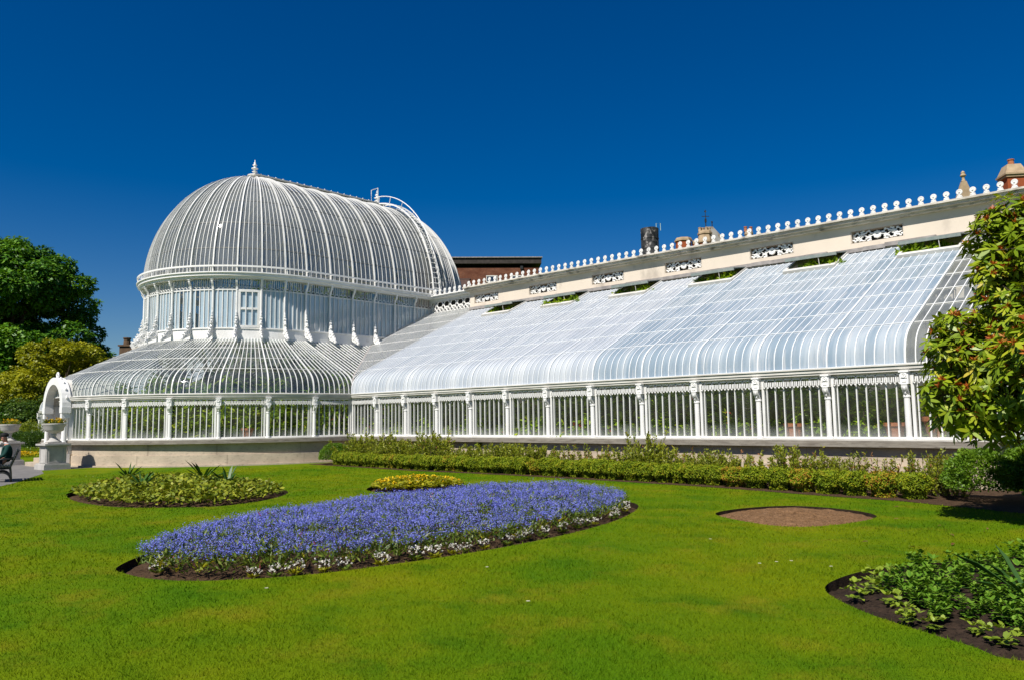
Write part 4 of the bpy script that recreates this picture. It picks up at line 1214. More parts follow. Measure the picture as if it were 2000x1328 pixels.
tag(link('blue_flowers', np_mesh('blue_flowers', leaf_quads(cc - ax * s_[:, None] * 0.5, ax, nrm, s_, s_), 4, M['f_blue'], np.clip(np.repeat(rng.random(len(P)), per) * .7 + .3 * rng.random(n), 0, 1))),
    'mass of tiny violet blue flowers filling the long curved bed', 'flowers', kind='stuff')

def rosette(n, L, W, up, mat_t=0.5, droop=0.2, r_=0.02, base_h=0.0):
    a = rng.uniform(0, 2 * PI, n); el = rng.uniform(up * 0.5, up * 1.3, n)
    ax = np.stack([np.cos(a) * np.cos(el), np.sin(a) * np.cos(el), np.sin(el)], 1)
    c = np.stack([np.cos(a) * r_, np.sin(a) * r_, np.full(n, base_h)], 1)
    nr = np.stack([-np.cos(a) * np.sin(el), -np.sin(a) * np.sin(el), np.cos(el)], 1) + rng.normal(size=(n, 3)) * 0.15
    return (c, ax, nr, np.clip(mat_t + rng.normal(size=n) * 0.22, 0, 0.95), L * rng.uniform(.6, 1.15, n), W * rng.uniform(.75, 1.2, n))

def daisy_proto():
    lf = leafy('leaves', [rosette(26, 0.10, 0.035, 0.6)], M['f_yel_leaf' if rng.random() < .25 else 'f_forget'])
    k = rng.integers(14, 24)
    c = np.stack([rng.normal(size=k) * 0.055, rng.normal(size=k) * 0.055, rng.uniform(0.06, 0.14, k)], 1)
    c = np.repeat(c, 7, 0) + rng.normal(size=(k * 7, 3)) * 0.006
    nr = unit(rng.normal(size=(k * 7, 3)) * 0.4 + np.array([0, 0, 1])); ax = unit(np.cross(nr, randdir(k * 7)))
    fl = np_mesh('flower_heads', leaf_quads(c - ax * 0.011, ax, nr, np.full(k * 7, 0.024), np.full(k * 7, 0.016)), 4, M['f_white'], rng.random(k * 7))
    return lf, fl
DP = [daisy_proto() for _ in range(5)]
def place_two(name, loc, proto, names, rz=None, s=1.0):
    e = empty(name, loc, rng.uniform(0, 6.28) if rz is None else rz); e.scale = (s, s, s)
    for nm, me in zip(names, proto): link(nm, me, e)
    return e
q = np.array(BED['blue']); qc = q.mean(0)
front = [p for p in BED['blue'] if True]
ds = []
# walk the near edge from the left tip round to the far right
path = [(-9.35, 3.95), (-8.95, 3.82), (-8.5, 3.92), (-8.15, 4.2), (-7.85, 4.6), (-7.65, 5.1), (-7.5, 5.7), (-7.42, 6.4), (-7.38, 7.2), (-7.4, 8.0), (-7.47, 8.8), (-7.55, 9.6), (-7.7, 10.3), (-7.9, 10.9), (-8.1, 11.4), (-8.3, 11.8), (-8.55, 12.15)]
pp = np.array(path); seg = np.hypot(*np.diff(pp, axis=0).T); cum = np.concatenate([[0], np.cumsum(seg)])
k = 0
for t in np.arange(0.05, cum[-1], 0.25):
    x, y = np.interp(t, cum, pp[:, 0]) + rng.normal() * 0.03, np.interp(t, cum, pp[:, 1]) + rng.normal() * 0.03
    if rng.random() < 0.34: continue
    e = place_two('daisy_clump', (x + .09 * math.cos(-.3), y - .06, -0.03), DP[rng.integers(0, 5)], ('leaves', 'flower_heads'), s=rng.uniform(0.75, 1.2))
    tag(e, f'clump of white daisies edging the blue bed, {ordn(k)} from its left tip', 'flowers', 'white daisy clumps along the blue bed'); k += 1
# strappy light green tulip-like foliage coming up through the blue
SP = [leafy('strap_plant', [rosette(7, 0.30, 0.035, 1.0, 0.6)], M['f_yel_leaf' if i == 0 else 'f_forget'], True, 0.25) for i in range(4)]
Pq = np.vstack([in_poly_points(BED['blue'], 46, 0.5), np.stack([np.interp(np.linspace(0.2, cum[-1], 34), cum, pp[:, 0]) - 0.14, np.interp(np.linspace(0.2, cum[-1], 34), cum, pp[:, 1])], 1)])
for i, p in enumerate(Pq):
    zb = 0.10 if i < 46 else 0.0
    tag(link('strap_plant', SP[rng.integers(0, 4)], None, (p[0], p[1], zb), rng.uniform(0, 6), rng.uniform(0.7, 1.0)), 'slender strap leaved bulb foliage pushing up among the blue flowers', 'plant', 'bulb foliage among the blue flowers')

# green bed: broad leafy ground cover and four spiky plants
n = 9000
P = in_poly_points(BED['green'], n, 0.16)
H = mound_h(BED['green'], P, 0.32, 1.3, 0.05) * (1 + .14 * np.sin(P[:, 0] * 4.1) * np.sin(P[:, 1] * 3.7 + 1))
c = np.stack([P[:, 0], P[:, 1], H * rng.uniform(0.45, 1.05, n)], 1)
a = rng.uniform(0, 2 * PI, n)
ax = np.stack([np.cos(a), np.sin(a), rng.uniform(-0.3, 1.3, n)], 1); nr = np.stack([rng.normal(size=n) * .8, rng.normal(size=n) * .8, np.ones(n)], 1)
tag(link('leafy_bedding', np_mesh('leafy_bedding', leaf6(c, ax, nr, 0.11 * rng.uniform(.6, 1.3, n), 0.062 * rng.uniform(.7, 1.2, n), 0.25), 6, M['f_bed'], np.clip(rng.beta(2, 2, n), 0, 1))),
    'dense yellow green broad leaved bedding filling the far left oval bed', 'bedding plants', kind='stuff')
for i, (x, y, lb, s) in enumerate([(-20.6, 7.9, 'left end', 1.0), (-18.0, 7.2, 'front middle', 1.0), (-18.2, 8.7, 'back middle', 1.2), (-16.6, 8.5, 'right end', 1.0)]):
    me = leafy('spiky_plant', [rosette(16, 0.48, 0.055, 0.95, 0.4)], M['f_spike'], True, 0.22)
    tag(link('spiky_plant', me, None, (x, y, 0.26), 0, s * .98), f'dark green spiky plant rising from the {lb} of the leafy oval bed', 'plant', 'spiky plants in the leafy bed')
# yellow bed
n = 3600
P = in_poly_points(BED['yellow'], n, 0.12); H = mound_h(BED['yellow'], P, 0.26, 0.9, 0.06)
c = np.stack([P[:, 0], P[:, 1], H * rng.uniform(0.4, 1.0, n)], 1); a = rng.uniform(0, 2 * PI, n)
ax = np.stack([np.cos(a), np.sin(a), rng.uniform(0, 0.9, n)], 1); nr = np.stack([rng.normal(size=n) * .45, rng.normal(size=n) * .45, np.ones(n)], 1)
tag(link('yellow_bed_leaves', np_mesh('yellow_bed_leaves', leaf6(c, ax, nr, 0.10 * rng.uniform(.6, 1.3, n), 0.055 * rng.uniform(.7, 1.2, n), 0.2), 6, M['f_yel_leaf'], rng.random(n))), 'yellow green leaves of the small bed behind the blue flowers', 'bedding plants', kind='stuff')
n = 130
P = in_poly_points(BED['yellow'], n, 0.18); H = mound_h(BED['yellow'], P, 0.29, 0.9, 0.10)
c = np.repeat(np.stack([P[:, 0], P[:, 1], H], 1), 6, 0); nr = unit(rng.normal(size=(n * 6, 3)) * .5 + np.array([0, -.2, .9])); ax = unit(np.cross(nr, randdir(n * 6)))
tag(link('yellow_flowers', np_mesh('yellow_flowers', leaf_quads(c, ax, nr, np.full(n * 6, 0.04), np.full(n * 6, 0.03)), 4, M['f_yellow'], rng.random(n * 6))), 'yellow flowers topping the small bed behind the blue one', 'flowers', kind='stuff')

# right bed: separate young plants in rows
def bedding_proto(h, L, W, mat, ns=5, upright=True):
    P = []
    for k in range(ns):
        a = rng.uniform(0, 2 * PI); r_ = 0.05 * rng.random() * (1 if ns > 1 else 0)
        hh = h * rng.uniform(0.55, 1.0)
        for lv_ in np.linspace(0.25, 1.0, 5 if upright else 2):
            p = list(rosette(5, L, W, 0.2 + 0.75 * lv_, 0.3 + 0.5 * lv_, r_=0.006))
            p[0] = p[0] + np.array([math.cos(a) * r_ + math.cos(a) * 0.05 * lv_, math.sin(a) * r_ + math.sin(a) * 0.05 * lv_, hh * lv_])
            P.append(tuple(p))
    return leafy('bedding_plant', P, mat, True, 0.35)
RP = [bedding_proto(0.20, 0.060, 0.030, M['f_plant'], 6) for _ in range(4)]
RL = [bedding_proto(0.10, 0.058, 0.036, M['f_lime'], 7, False) for _ in range(3)]
q = BED['right']
rowdef = [(0.26, 'lime', 'front edge'), (0.52, 'plant', 'second'), (0.80, 'plant', 'third'), (1.10, 'plant', 'fourth'), (1.45, 'plant', 'fifth')]
cand = in_poly_points(q, 2600, 0.2)
cand = cand[np.argsort(-cand[:, 0] * 0 + cand[:, 1] * 1.0)]
chosen = []
cand = cand[rng.permutation(len(cand))]; cd_ = edge_dist(q, cand)
for p in np.vstack([cand[(cd_ < .42) & (cand[:, 1] < 8.6)], cand[(cd_ >= .42) | (cand[:, 1] >= 8.6)]]):
    d = edge_dist(q, p[None])[0]
    lime = d < 0.42 and p[1] < 8.6
    mind = 0.25 if lime else 0.20
    if not lime and d < 0.32: continue
    if all((p[0] - a) ** 2 + (p[1] - b_) ** 2 > mind ** 2 for a, b_, _ in chosen): chosen.append((p[0], p[1], lime))
    if len(chosen) > 140: break
chosen.sort(key=lambda c: (c[2], c[0]))
kc = {True: 0, False: 0}
for x, y, lime in chosen:
    me = (RL if lime else RP)[rng.integers(0, 3)]
    o = link('bedding_plant', me, None, (x, y, -0.03), rng.uniform(0, 6), rng.uniform(0.75, 1.2))
    if lime: tag(o, 'low lime green bedding plant along the front edge of the dark soil bed', 'plant', 'low lime plants edging the right bed')
    else: tag(o, 'upright young green bedding plant in the middle of the dark soil bed', 'plant', 'young green plants in the right bed')
me = leafy('strap_clump', [rosette(22, 0.75, 0.05, 0.8, 0.5)], M['f_spike'], True, 0.3)
tag(link('strap_clump', me, None, (-1.42, 7.9, -0.02), 0, .85), 'tall clump of long strap leaves in the dark soil bed at the right edge', 'plant')

# little things on the lawn
LEAFM = [np_mesh('fallen_leaf', leaf6(np.zeros((1, 3)), np.array([[1.0, 0, .1]]), np.array([[0, .15, 1.0]]), [0.085], [0.038], .3), 6, M['f_dead'], np.array([t_])) for t_ in (0.2, 0.8)]
for i, (x, y) in enumerate([(-2.7, 12.2), (-3.0, 11.7), (-2.3, 11.6), (-2.05, 12.3), (-2.75, 10.9), (-3.3, 12.5), (-1.9, 11.5), (-4.0, 12.9), (-3.6, 10.4), (-2.2, 4.6), (-4.5, 14.6), (-3.9, 14.4), (-9.6, 2.9), (-2.75, 12.6), (-3.1, 10.3)]):
    tag(link('fallen_leaf', LEAFM[i % 2], None, (x, y, 0.03), rng.uniform(0, 6), rng.uniform(.7, 1.2)), 'fallen brown leaf lying on the lawn', 'leaf', 'fallen leaves on the lawn')
b = MB()
for k in range(9):
    a = k * 2 * PI / 9; b.add([(0, 0, .035), (.012 * math.cos(a - .3), .012 * math.sin(a - .3), .038), (.017 * math.cos(a), .017 * math.sin(a), .036), (.012 * math.cos(a + .3), .012 * math.sin(a + .3), .038)], [(0, 1, 2, 3)])
DM = b.mesh('lawn_daisy', M['f_white'])
for (x, y) in [(-3.85, 8.3), (-3.75, 8.45), (-3.3, 8.4), (-3.95, 8.1), (-5.2, 9.3), (-6.1, 6.1), (-4.7, 5.2), (-28.3, 9.6), (-26.5, 8.9), (-26.2, 9.0), (-21.5, 7.1), (-7.0, 4.0)]:
    tag(link('lawn_daisy', DM, None, (x, y, 0.0), rng.uniform(0, 6), 1.2), 'single white daisy in the grass', 'flower', 'daisies scattered in the lawn')

# plants behind the glass
def inside_proto(h, w, ns, leaf, asp, n_leaf, wide):
    P = []; st = MB()
    for k in range(ns):
        a = rng.uniform(0, 2 * PI); r_ = w * rng.random() ** .5
        hh = h * rng.uniform(.35, 1.0); base = np.array([math.cos(a) * r_ * .4, math.sin(a) * r_ * .4, 0.55 * (h < 5)])
        tip = np.array([math.cos(a) * r_, math.sin(a) * r_, hh])
        st.tube([base, tip], [0.02 * h / 2, 0.008 * h / 2], 5)
        t = rng.uniform(.25, 1.0, n_leaf); d = randdir(n_leaf); d[:, 2] = d[:, 2] * .6 + .1
        c = base + (tip - base) * t[:, None]
        P.append((c, unit(d), randdir(n_leaf) * .5 + np.array([0, 0, 1.0]), np.clip(rng.beta(2, 2.2, n_leaf) * .9 + (rng.random(n_leaf) < wide) * .5, 0, 1), leaf * rng.uniform(.5, 1.3, n_leaf), leaf * asp * rng.uniform(.7, 1.3, n_leaf)))
    return leafy('foliage', P, M['f_inside'], True, .35), st.mesh('stems', M['bark'])
IP = [inside_proto(2.2, .62, 18, .20, .38, 46, .03), inside_proto(2.5, .6, 15, .30, .25, 40, 0.0), inside_proto(1.9, .7, 22, .15, .55, 50, .12), inside_proto(2.3, .5, 14, .26, .42, 40, .08), inside_proto(2.0, .7, 18, .34, .18, 40, 0.0)]
for k in range(NW):
    for u, dd in ((0.24, 0.50), (0.74, 0.62)):
        p = wing((k + u) * BAY + rng.normal() * .1, dd + rng.random() * .35, 0.03)
        e = empty('indoor_plant', p, rng.uniform(0, 6)); e.scale = (1, 1, rng.uniform(.8, 1.02))
        pr = IP[rng.integers(0, 5)]
        link('foliage', pr[0], e); link('stems', pr[1], e)
        tag(e, f'leafy plant behind the {"left" if u < .5 else "right"} half of the {ordn(k)} wing window from the corner', 'plant', 'plants behind the wing windows')
for j in range(7):
    for u, dd in ((0.25, 0.6), (0.75, 0.9)):
        p = apse((j + u) * ANG, dd + rng.random() * .5, 0.03)
        e = empty('indoor_plant', p, rng.uniform(0, 6)); e.scale = (1.05, 1.05, rng.uniform(.8, 1.15))
        pr = IP[rng.integers(0, 5)]
        link('foliage', pr[0], e); link('stems', pr[1], e)
        tag(e, f'leafy plant behind the {"right" if u < .5 else "left"} half of the {ordn(j)} apse window left of the corner', 'plant', 'plants behind the apse windows')
BK = [inside_proto(3.2, .9, 20, .34, .34, 60, .01), inside_proto(3.6, .8, 15, .44, .2, 60, 0.0), inside_proto(2.8, 1.0, 24, .24, .5, 60, .04)]
for k in range(NW):
    for u, dd in ((.1, 2.0), (.6, 2.4), (.35, 3.6), (.85, 3.9)):
        e = empty('indoor_shrub', wing((k + u) * BAY, dd, .03), rng.uniform(0, 6)); pr = BK[rng.integers(0, 3)]; e.scale = (1, 1, rng.uniform(.85, 1.05))
        link('foliage', pr[0], e); link('stems', pr[1], e); tag(e, 'tall leafy plant deep inside the wing, dim behind the front planting', 'plant', 'inner planting of the wing')
for j in range(15):
    for u, dd in ((.2, 2.1), (.7, 2.6), (.45, 3.7)):
        if abs(j + u - 7.5) < .7: continue
        e = empty('indoor_shrub', apse((j + u) * ANG, dd, .03), rng.uniform(0, 6)); pr = BK[rng.integers(0, 3)]; s = rng.uniform(.78, .95) * (1.12 if dd > 2.3 else 1.0); e.scale = (1, 1, s)
        link('foliage', pr[0], e); link('stems', pr[1], e); tag(e, 'tall leafy plant inside the apse, dim behind the skirt roof panes', 'plant', 'inner planting of the apse')
TP = [inside_proto(6.4, 1.6, 26, .42, .3, 60, 0.0), inside_proto(9.5, 2.0, 30, .6, .22, 70, 0.0)]
for x, y, k, lb, s in [(XC + 2.2, YC + 1.0, 1, 'under the front of the dome', .95), (XC + 1.8, YC + 5.4, 1, 'under the back of the dome', 1.05), (XC - 2.0, YC + 3.0, 1, 'under the left flank of the dome', 1.0), (XC + 5.6, YC - 2.4, 0, 'under the right side of the skirt roof', .55), (XC + 2.6, YC - 5.4, 0, 'under the front of the skirt roof', .55), (XC - 1.5, YC - 5.6, 0, 'just inside the porch', .55), (XC + 5.9, YC + 1.2, 0, 'behind the corner of apse and wing', .6), (XC - 2.6, YC - 2.6, 0, 'at the front left of the drum', .95), (XC - 3.4, YC + .6, 0, 'at the left side of the drum', 1.0), (XC + .2, YC - 1.2, 0, 'at the middle of the drum front', .9), (XC - 1.6, YC + 5.6, 0, 'at the back left of the hall', 1.05), (XC + .6, YC + 3.4, 0, 'in the middle of the hall', 1.0), (XC - 5.4, YC + 1.8, 0, 'under the far left skirt roof', .66)]:
    e = empty('indoor_tree', (x, y, 0.03), rng.uniform(0, 6)); e.scale = (s, s, s)
    link('foliage', TP[k][0], e); link('stems', TP[k][1], e); tag(e, f'tall tropical plant {lb}, seen dimly through the panes', 'plant')
for k in range(1, 12, 2):
    p = wing((k + .5) * BAY, 6.42, 0.03)
    e = empty('climbing_plant', p, 0)
    top = []
    for u in rng.uniform(-.75, .75, 5 if k % 4 == 1 else 8):
        q = list(bush_mesh('b', .28, .24, .46, 150, .17, .07, None, lumpy=.2, hollow=.4)); q[0] = q[0] + np.array([u, rng.uniform(-.2, .2), 6.08 + rng.uniform(0, .16)]); top.append(tuple(q))
    link('foliage', leafy('foliage', top, M['f_inside'], True, .3), e)
    st = MB()
    for u in (-.4, .1, .5): st.tube([(u * .4, 0, 0), (u * .8, .1, 3), (u, 0, 6.2)], [.03, .025, .015], 5)
    st.build('stems', M['bark'], e)
    tag(e, f'green climber reaching up to the {ordn(k // 2)} open skylight from the left', 'plant', 'climbers under the open skylights')
pot = MB(); pot.lathe([(.13, 0), (.19, .30), (.22, .31), (.22, .38), (.18, .38), (.17, .33)], (0, 0, 0), 14); POT = pot.mesh('plant_pot', M['terracotta'], False)
for mp, s, d, lb in [(apse, 2.42 * ANG, .42, 'behind the third apse window left of the corner'), (wing, 11.75 * BAY, .45, 'behind the twelfth wing window'), (wing, 12.25 * BAY, .5, 'at the left of the last wing window'), (wing, 12.7 * BAY, .45, 'at the right of the last wing window'), (wing, 10.4 * BAY, .4, 'behind the eleventh wing window')]:
    p = mp(s, d, 0); b = MB(); b.box((p.x, p.y, .5), (.5, .4, .96)); tag(b.build('plant_stand', M['white_old']), f'low white plant stand {lb}', 'plant stand')
    tag(link('plant_pot', POT, None, (p.x, p.y, .985), 0, 1.15 if 'last' not in lb else 1.5), f'terracotta pot {lb}', 'plant pot')

# ------------------------------------------------------------------ trees
def crown(centers, n_per, leaf, asp, jit=0.35, six=False):
    P = []
    for (cx_, cy_, cz_, rx_, rz_) in centers:
        n = int(n_per * rx_ * rx_)
        d = randdir(n); t = 0.62 + 0.38 * rng.random(n) ** .5
        lob = 1 + .13 * np.sin(d[:, 0] * 8 + cx_) * np.sin(d[:, 1] * 7 + cy_) + .1 * np.sin(d[:, 2] * 9 + cz_ * 3)
        c = np.array([cx_, cy_, cz_]) + d * (t * lob)[:, None] * np.array([rx_, rx_, rz_])
        nr = unit(d * .5 + np.array([0, 0, .9]) + rng.normal(size=(n, 3)) * .5); ax = unit(np.cross(nr, randdir(n)) + d * .3 + np.array([0, 0, -.25]))
        P.append((c, ax, nr, np.clip(rng.beta(2, 2, n) + rng.normal() * .12, 0, 1), leaf * rng.uniform(.6, 1.3, n), leaf * asp * rng.uniform(.7, 1.2, n)))
    return P
def lobes(n, R_, H_, z0, rmin, rmax, bias=1.0):
    out = []
    for k in range(n):
        d = randdir(1)[0]; t = rng.random() ** (1 / 2.6) * bias
        r_ = rng.uniform(rmin, rmax)
        out.append((d[0] * (R_ - r_ * .8) * t, d[1] * (R_ - r_ * .8) * t, z0 + (d[2] * .5 + .5) * (H_ - r_), r_, r_ * rng.uniform(.6, .85)))
    return out
def tree(name, label, loc, R_, z0, H_, n_lobes, rr, mat, n_per, leaf, asp=.62, trunk_r=.35, cat='tree', group=None, extra=None):
    e = empty(name, loc); tag(e, label, cat, group)
    L = lobes(n_lobes, R_, H_ - z0, z0, *rr)
    if extra: L += extra
    link('crown', leafy('crown', crown(L, n_per, leaf, asp), mat), e)
    b = MB(); top = z0 + (H_ - z0) * .5
    b.tube([(0, 0, -.2), (.1, .05, z0 * .5), (0.05, .1, z0), (.1, 0, top)], [trunk_r * 1.25, trunk_r, trunk_r * .8, trunk_r * .35], 9)
    for l in L[:14]:
        s_z = z0 * rng.uniform(.7, 1.0) + (l[2] - z0) * .25
        b.tube([(0, 0, s_z), (l[0] * .5, l[1] * .5, s_z + (l[2] - s_z) * .6), (l[0], l[1], l[2])], [trunk_r * .4, trunk_r * .25, trunk_r * .08], 6)
    b.build('trunk', M['bark'], e)
    return e
p = at_top(14, 620, 78); tree('broadleaf_tree', 'big dark green broadleaf tree standing tallest at the left edge', p, 9.6, 1.5, 21.0, 170, (.9, 2.1), M['f_dark'], 430, .40, trunk_r=.6)
p = at_px(-70, 84); tree('broadleaf_tree', 'dark tree filling the left frame edge behind the tallest one', p, 8.0, 1.5, 17.0, 40, (1.8, 3.0), M['f_dark'], 300, .45, trunk_r=.5)
p = at_px(118, 72); tree('maple', 'golden yellow green maple in front of the dark tree, left of the porch', p, 5.6, 1.8, 9.9, 74, (.45, 1.05), M['f_maple'], 620, .27, trunk_r=.22)
p = at_px(196, 76); tree('maple', 'smaller yellow green tree showing just above the skirt roof', p, 2.8, 2.0, 9.3, 22, (.7, 1.2), M['f_maple'], 600, .30, trunk_r=.18)
p = at_px(185, 110); tree('conifer', 'distant dark treetops between the big tree and the chimney', p, 3.2, 1.0, 14.0, 22, (1.0, 1.8), M['f_dark'], 300, .45, trunk_r=.3)
p = at_px(20, 64); tree('laurel', 'dark green laurel thicket below the golden maple', p, 3.6, .2, 4.4, 26, (.8, 1.4), M['f_mid'], 420, .22, trunk_r=.12, cat='shrub')
p = at_px(95, 68); tree('laurel', 'mid green shrub behind the far wing end left of the porch', p, 3.2, .2, 4.6, 24, (.8, 1.3), M['f_mid'], 420, .22, trunk_r=.12, cat='shrub')
p = at_px(-60, 62); tree('laurel', 'dark thicket at the left edge behind the stone urns', p, 4.2, .2, 4.8, 26, (.9, 1.5), M['f_dark'], 420, .22, trunk_r=.12, cat='shrub')
# trees behind the dome, seen only through its panes
p = at_px(640, 92); tree('broadleaf_tree', 'dark tree behind the building, glimpsed through the dome panes', p, 7.0, 1.5, 17.0, 34, (1.6, 2.8), M['f_dark'], 200, .55, trunk_r=.5)
# low background hedge and borders by the far wing end
for px_, dp_, lb in [(22, 52, 'left'), (50, 51, 'middle'), (76, 50.5, 'right')]:
    me = leafy('far_hedge_bush', [bush_mesh('b', 1.2, .7, 1.25, 2600, .10, .06, None, lumpy=.1, squash=.75)], M['f_mid'])
    tag(link('far_hedge_bush', me, None, at_px(px_, dp_), -YAW), f'dark clipped hedge section before the far wing end, {lb} of three', 'hedge', 'far hedge beyond the porch')
for px_, dp_, lb in [(28, 56, 'left'), (62, 55, 'right')]:
    me = leafy('far_shrub', [bush_mesh('b', 1.1, .9, 1.9, 2400, .13, .06, None, lumpy=.2)], M['f_shrub'])
    tag(link('far_shrub', me, None, at_px(px_, dp_), 0), f'lighter bushy shrub showing above the far hedge on its {lb}', 'shrub')
for px_, dp_, lb in [(50, 42, 'right'), (2, 41, 'left')]:
    n = 260; P = rng.normal(size=(n, 2)) * np.array([.6, .4]); c = np.repeat(np.stack([P[:, 0], P[:, 1], rng.uniform(.1, .28, n)], 1), 4, 0)
    nr = unit(rng.normal(size=(n * 4, 3)) * .5 + np.array([0, 0, .9])); ax = unit(np.cross(nr, randdir(n * 4)))
    e = empty('border_flowers', at_px(px_, dp_)); tag(e, f'patch of low yellow flowers on the far lawn beyond the bench, on the {lb}', 'flowers')
    link('blooms', np_mesh('blooms', leaf_quads(c, ax, nr, np.full(n * 4, .06), np.full(n * 4, .05)), 4, M['f_yellow'], rng.random(n * 4)), e)
    n = 400; P = rng.normal(size=(n, 2)) * np.array([.65, .45]); c = np.stack([P[:, 0], P[:, 1], rng.uniform(0.0, .2, n)], 1)
    link('leaves', np_mesh('leaves', leaf_quads(c, unit(randdir(n) + np.array([0, 0, .8])), randdir(n), np.full(n, .14), np.full(n, .06)), 4, M['f_yel_leaf'], rng.random(n)), e)

# rhododendron tree at the right: whorls of long leaves with rusty bud heads
EXTRA = [(-1.55, -.2, 4.40, .32), (-1.30, 0, 4.50, .40), (-1.68, -.3, 4.0, .30), (-1.6, -.25, 3.55, .40), (-1.35, 0, 4.15, .5), (-2.05, -.65, 2.85, .36), (-2.2, -.8, 2.45, .36), (-2.25, -.85, 1.9, .32), (-2.05, -.65, 1.6, .34), (-1.75, -.4, 1.66, .42), (-1.5, -.2, 3.0, .5), (-1.88, -.5, 2.4, .45), (-.7, .9, 1.1, .55), (.1, .6, 1.15, .75), (-.2, 1.4, 1.5, .7), (-1.1, 1.0, 1.35, .4)]
def rhodo():
    loc = Vector((-0.95, 13.5, 0))
    e = empty('rhododendron', loc); tag(e, 'large rhododendron tree with glossy leaf whorls and rust coloured spent heads at the right edge', 'tree')
    cl = []
    # crown lobes in local coordinates (x right/left, y depth)
    lob = [(-1.95, -.3, 2.35, .62), (-2.15, -.2, 1.75, .50), (-1.45, -.6, 2.0, .75), (-1.1, -.5, 2.75, .75), (-.55, -.8, 2.2, .95), (-1.25, -.1, 3.35, .6), (-1.55, .1, 3.8, .42), (-1.0, -.1, 4.2, .62), (-.4, -.2, 4.6, .66),
           (-.45, -.5, 3.6, .95), (.2, -.4, 4.6, 1.0), (.4, -.7, 3.4, 1.2), (.3, -.9, 2.4, 1.1), (-1.55, .5, 2.3, .7), (-.9, .8, 3.1, .9), (0, .9, 4.2, 1.1), (.9, 0, 5.0, 1.0), (1.4, -.3, 4.0, 1.1), (1.4, .2, 2.7, 1.1), (-1.0, .2, 1.75, .6), (-.3, .2, 1.8, .75), (.6, .6, 2.0, .9), (-.1, .3, 5.0, .6), (-1.75, -.35, 1.35, .32), (-.95, -.55, 1.45, .38), (-1.05, -1.3, 2.2, .55), (-.6, -1.7, 2.5, .7), (0, -1.8, 3.0, .85), (.3, -1.6, 1.9, .7), (-2.25, -.25, 2.1, .45), (-2.0, 0, 2.75, .45)] + EXTRA
    W = []
    for (x, y, z, r_) in lob:
        k = int(175 * r_ * r_) + 10
        d = randdir(k); d[:, 2] = d[:, 2] * .9 + .12; d = unit(d)
        t = .55 + .47 * rng.random(k)
        W.append(np.concatenate([np.array([x, y, z]) + d * (t * r_)[:, None], d], 1))
    W = np.concatenate(W); nw = len(W)
    P = []; bud = []
    for w in W:
        c, d = w[:3], w[3:]
        axis = unit((d * .8 + np.array([0, 0, .7]) + rng.normal(size=3) * .25)[None])[0]
        k = rng.integers(7, 11)
        u = unit(np.cross(axis, rng.normal(size=3))[None])[0]; v = np.cross(axis, u)
        a = np.arange(k) * 2 * PI / k + rng.normal(size=k) * .2
        el = rng.uniform(-.35, .35, k) + (.35 if rng.random() < .3 else 0)
        dirs = (u * np.cos(a)[:, None] + v * np.sin(a)[:, None]) * np.cos(el)[:, None] + axis * np.sin(el)[:, None]
        nr = axis + rng.normal(size=(k, 3)) * .12
        ti = np.clip(.45 + rng.normal(size=k) * .16 + rng.normal() * .13, 0, 1)
        L = .19 * rng.uniform(.6, 1.12, k) * rng.uniform(.85, 1.1)
        P.append((np.repeat(c[None], k, 0) + dirs * .012, dirs, nr, ti, L, L * .31))
        if rng.random() < .34 and d[2] > -.4:
            m_ = 12; a = rng.uniform(0, 2 * PI, m_); el = rng.uniform(.1, 1.3, m_)
            bd = (u * np.cos(a)[:, None] + v * np.sin(a)[:, None]) * np.cos(el)[:, None] + axis * np.sin(el)[:, None]
            bud.append((np.repeat((c + axis * .01)[None], m_, 0), bd, rng.normal(size=(m_, 3)), rng.random(m_), np.full(m_, .085) * rng.uniform(.6, 1.2, m_), np.full(m_, .03)))
    link('crown', leafy('crown', P, M['f_rhodo'], True, .22), e)
    link('flower_heads', leafy('flower_heads', bud, M['f_bud']), e)
    b = MB()
    b.tube([(-.55, .9, -.1), (-.6, .75, .8), (-.5, .4, 1.6), (-.3, .2, 2.6)], [.13, .10, .08, .05], 8)
    b.tube([(.1, .7, -.1), (.1, .5, 1.0), (.25, .2, 2.2), (.3, 0, 3.6)], [.14, .11, .08, .04], 8)
    b.tube([(-.5, .9, .1), (-.9, .6, 1.2), (-1.4, .2, 2.0)], [.07, .05, .03], 6)
    for (x, y, z, r_) in lob:
        b.tube([(-.1, .35, max(.9, z * .5)), (x * .55, y * .5 + .1, z * .8), (x, y, z + r_ * .4)], [.045, .03, .012], 5)
    for w in W[::3]:
        j = min(range(len(lob)), key=lambda i: (lob[i][0] - w[0]) ** 2 + (lob[i][1] - w[1]) ** 2 + (lob[i][2] - w[2]) ** 2)
        b.tube([lob[j][:3], tuple(w[:3])], [.010, .005], 4, caps=False)
    b.build('trunk', M['bark'], e)
rhodo()

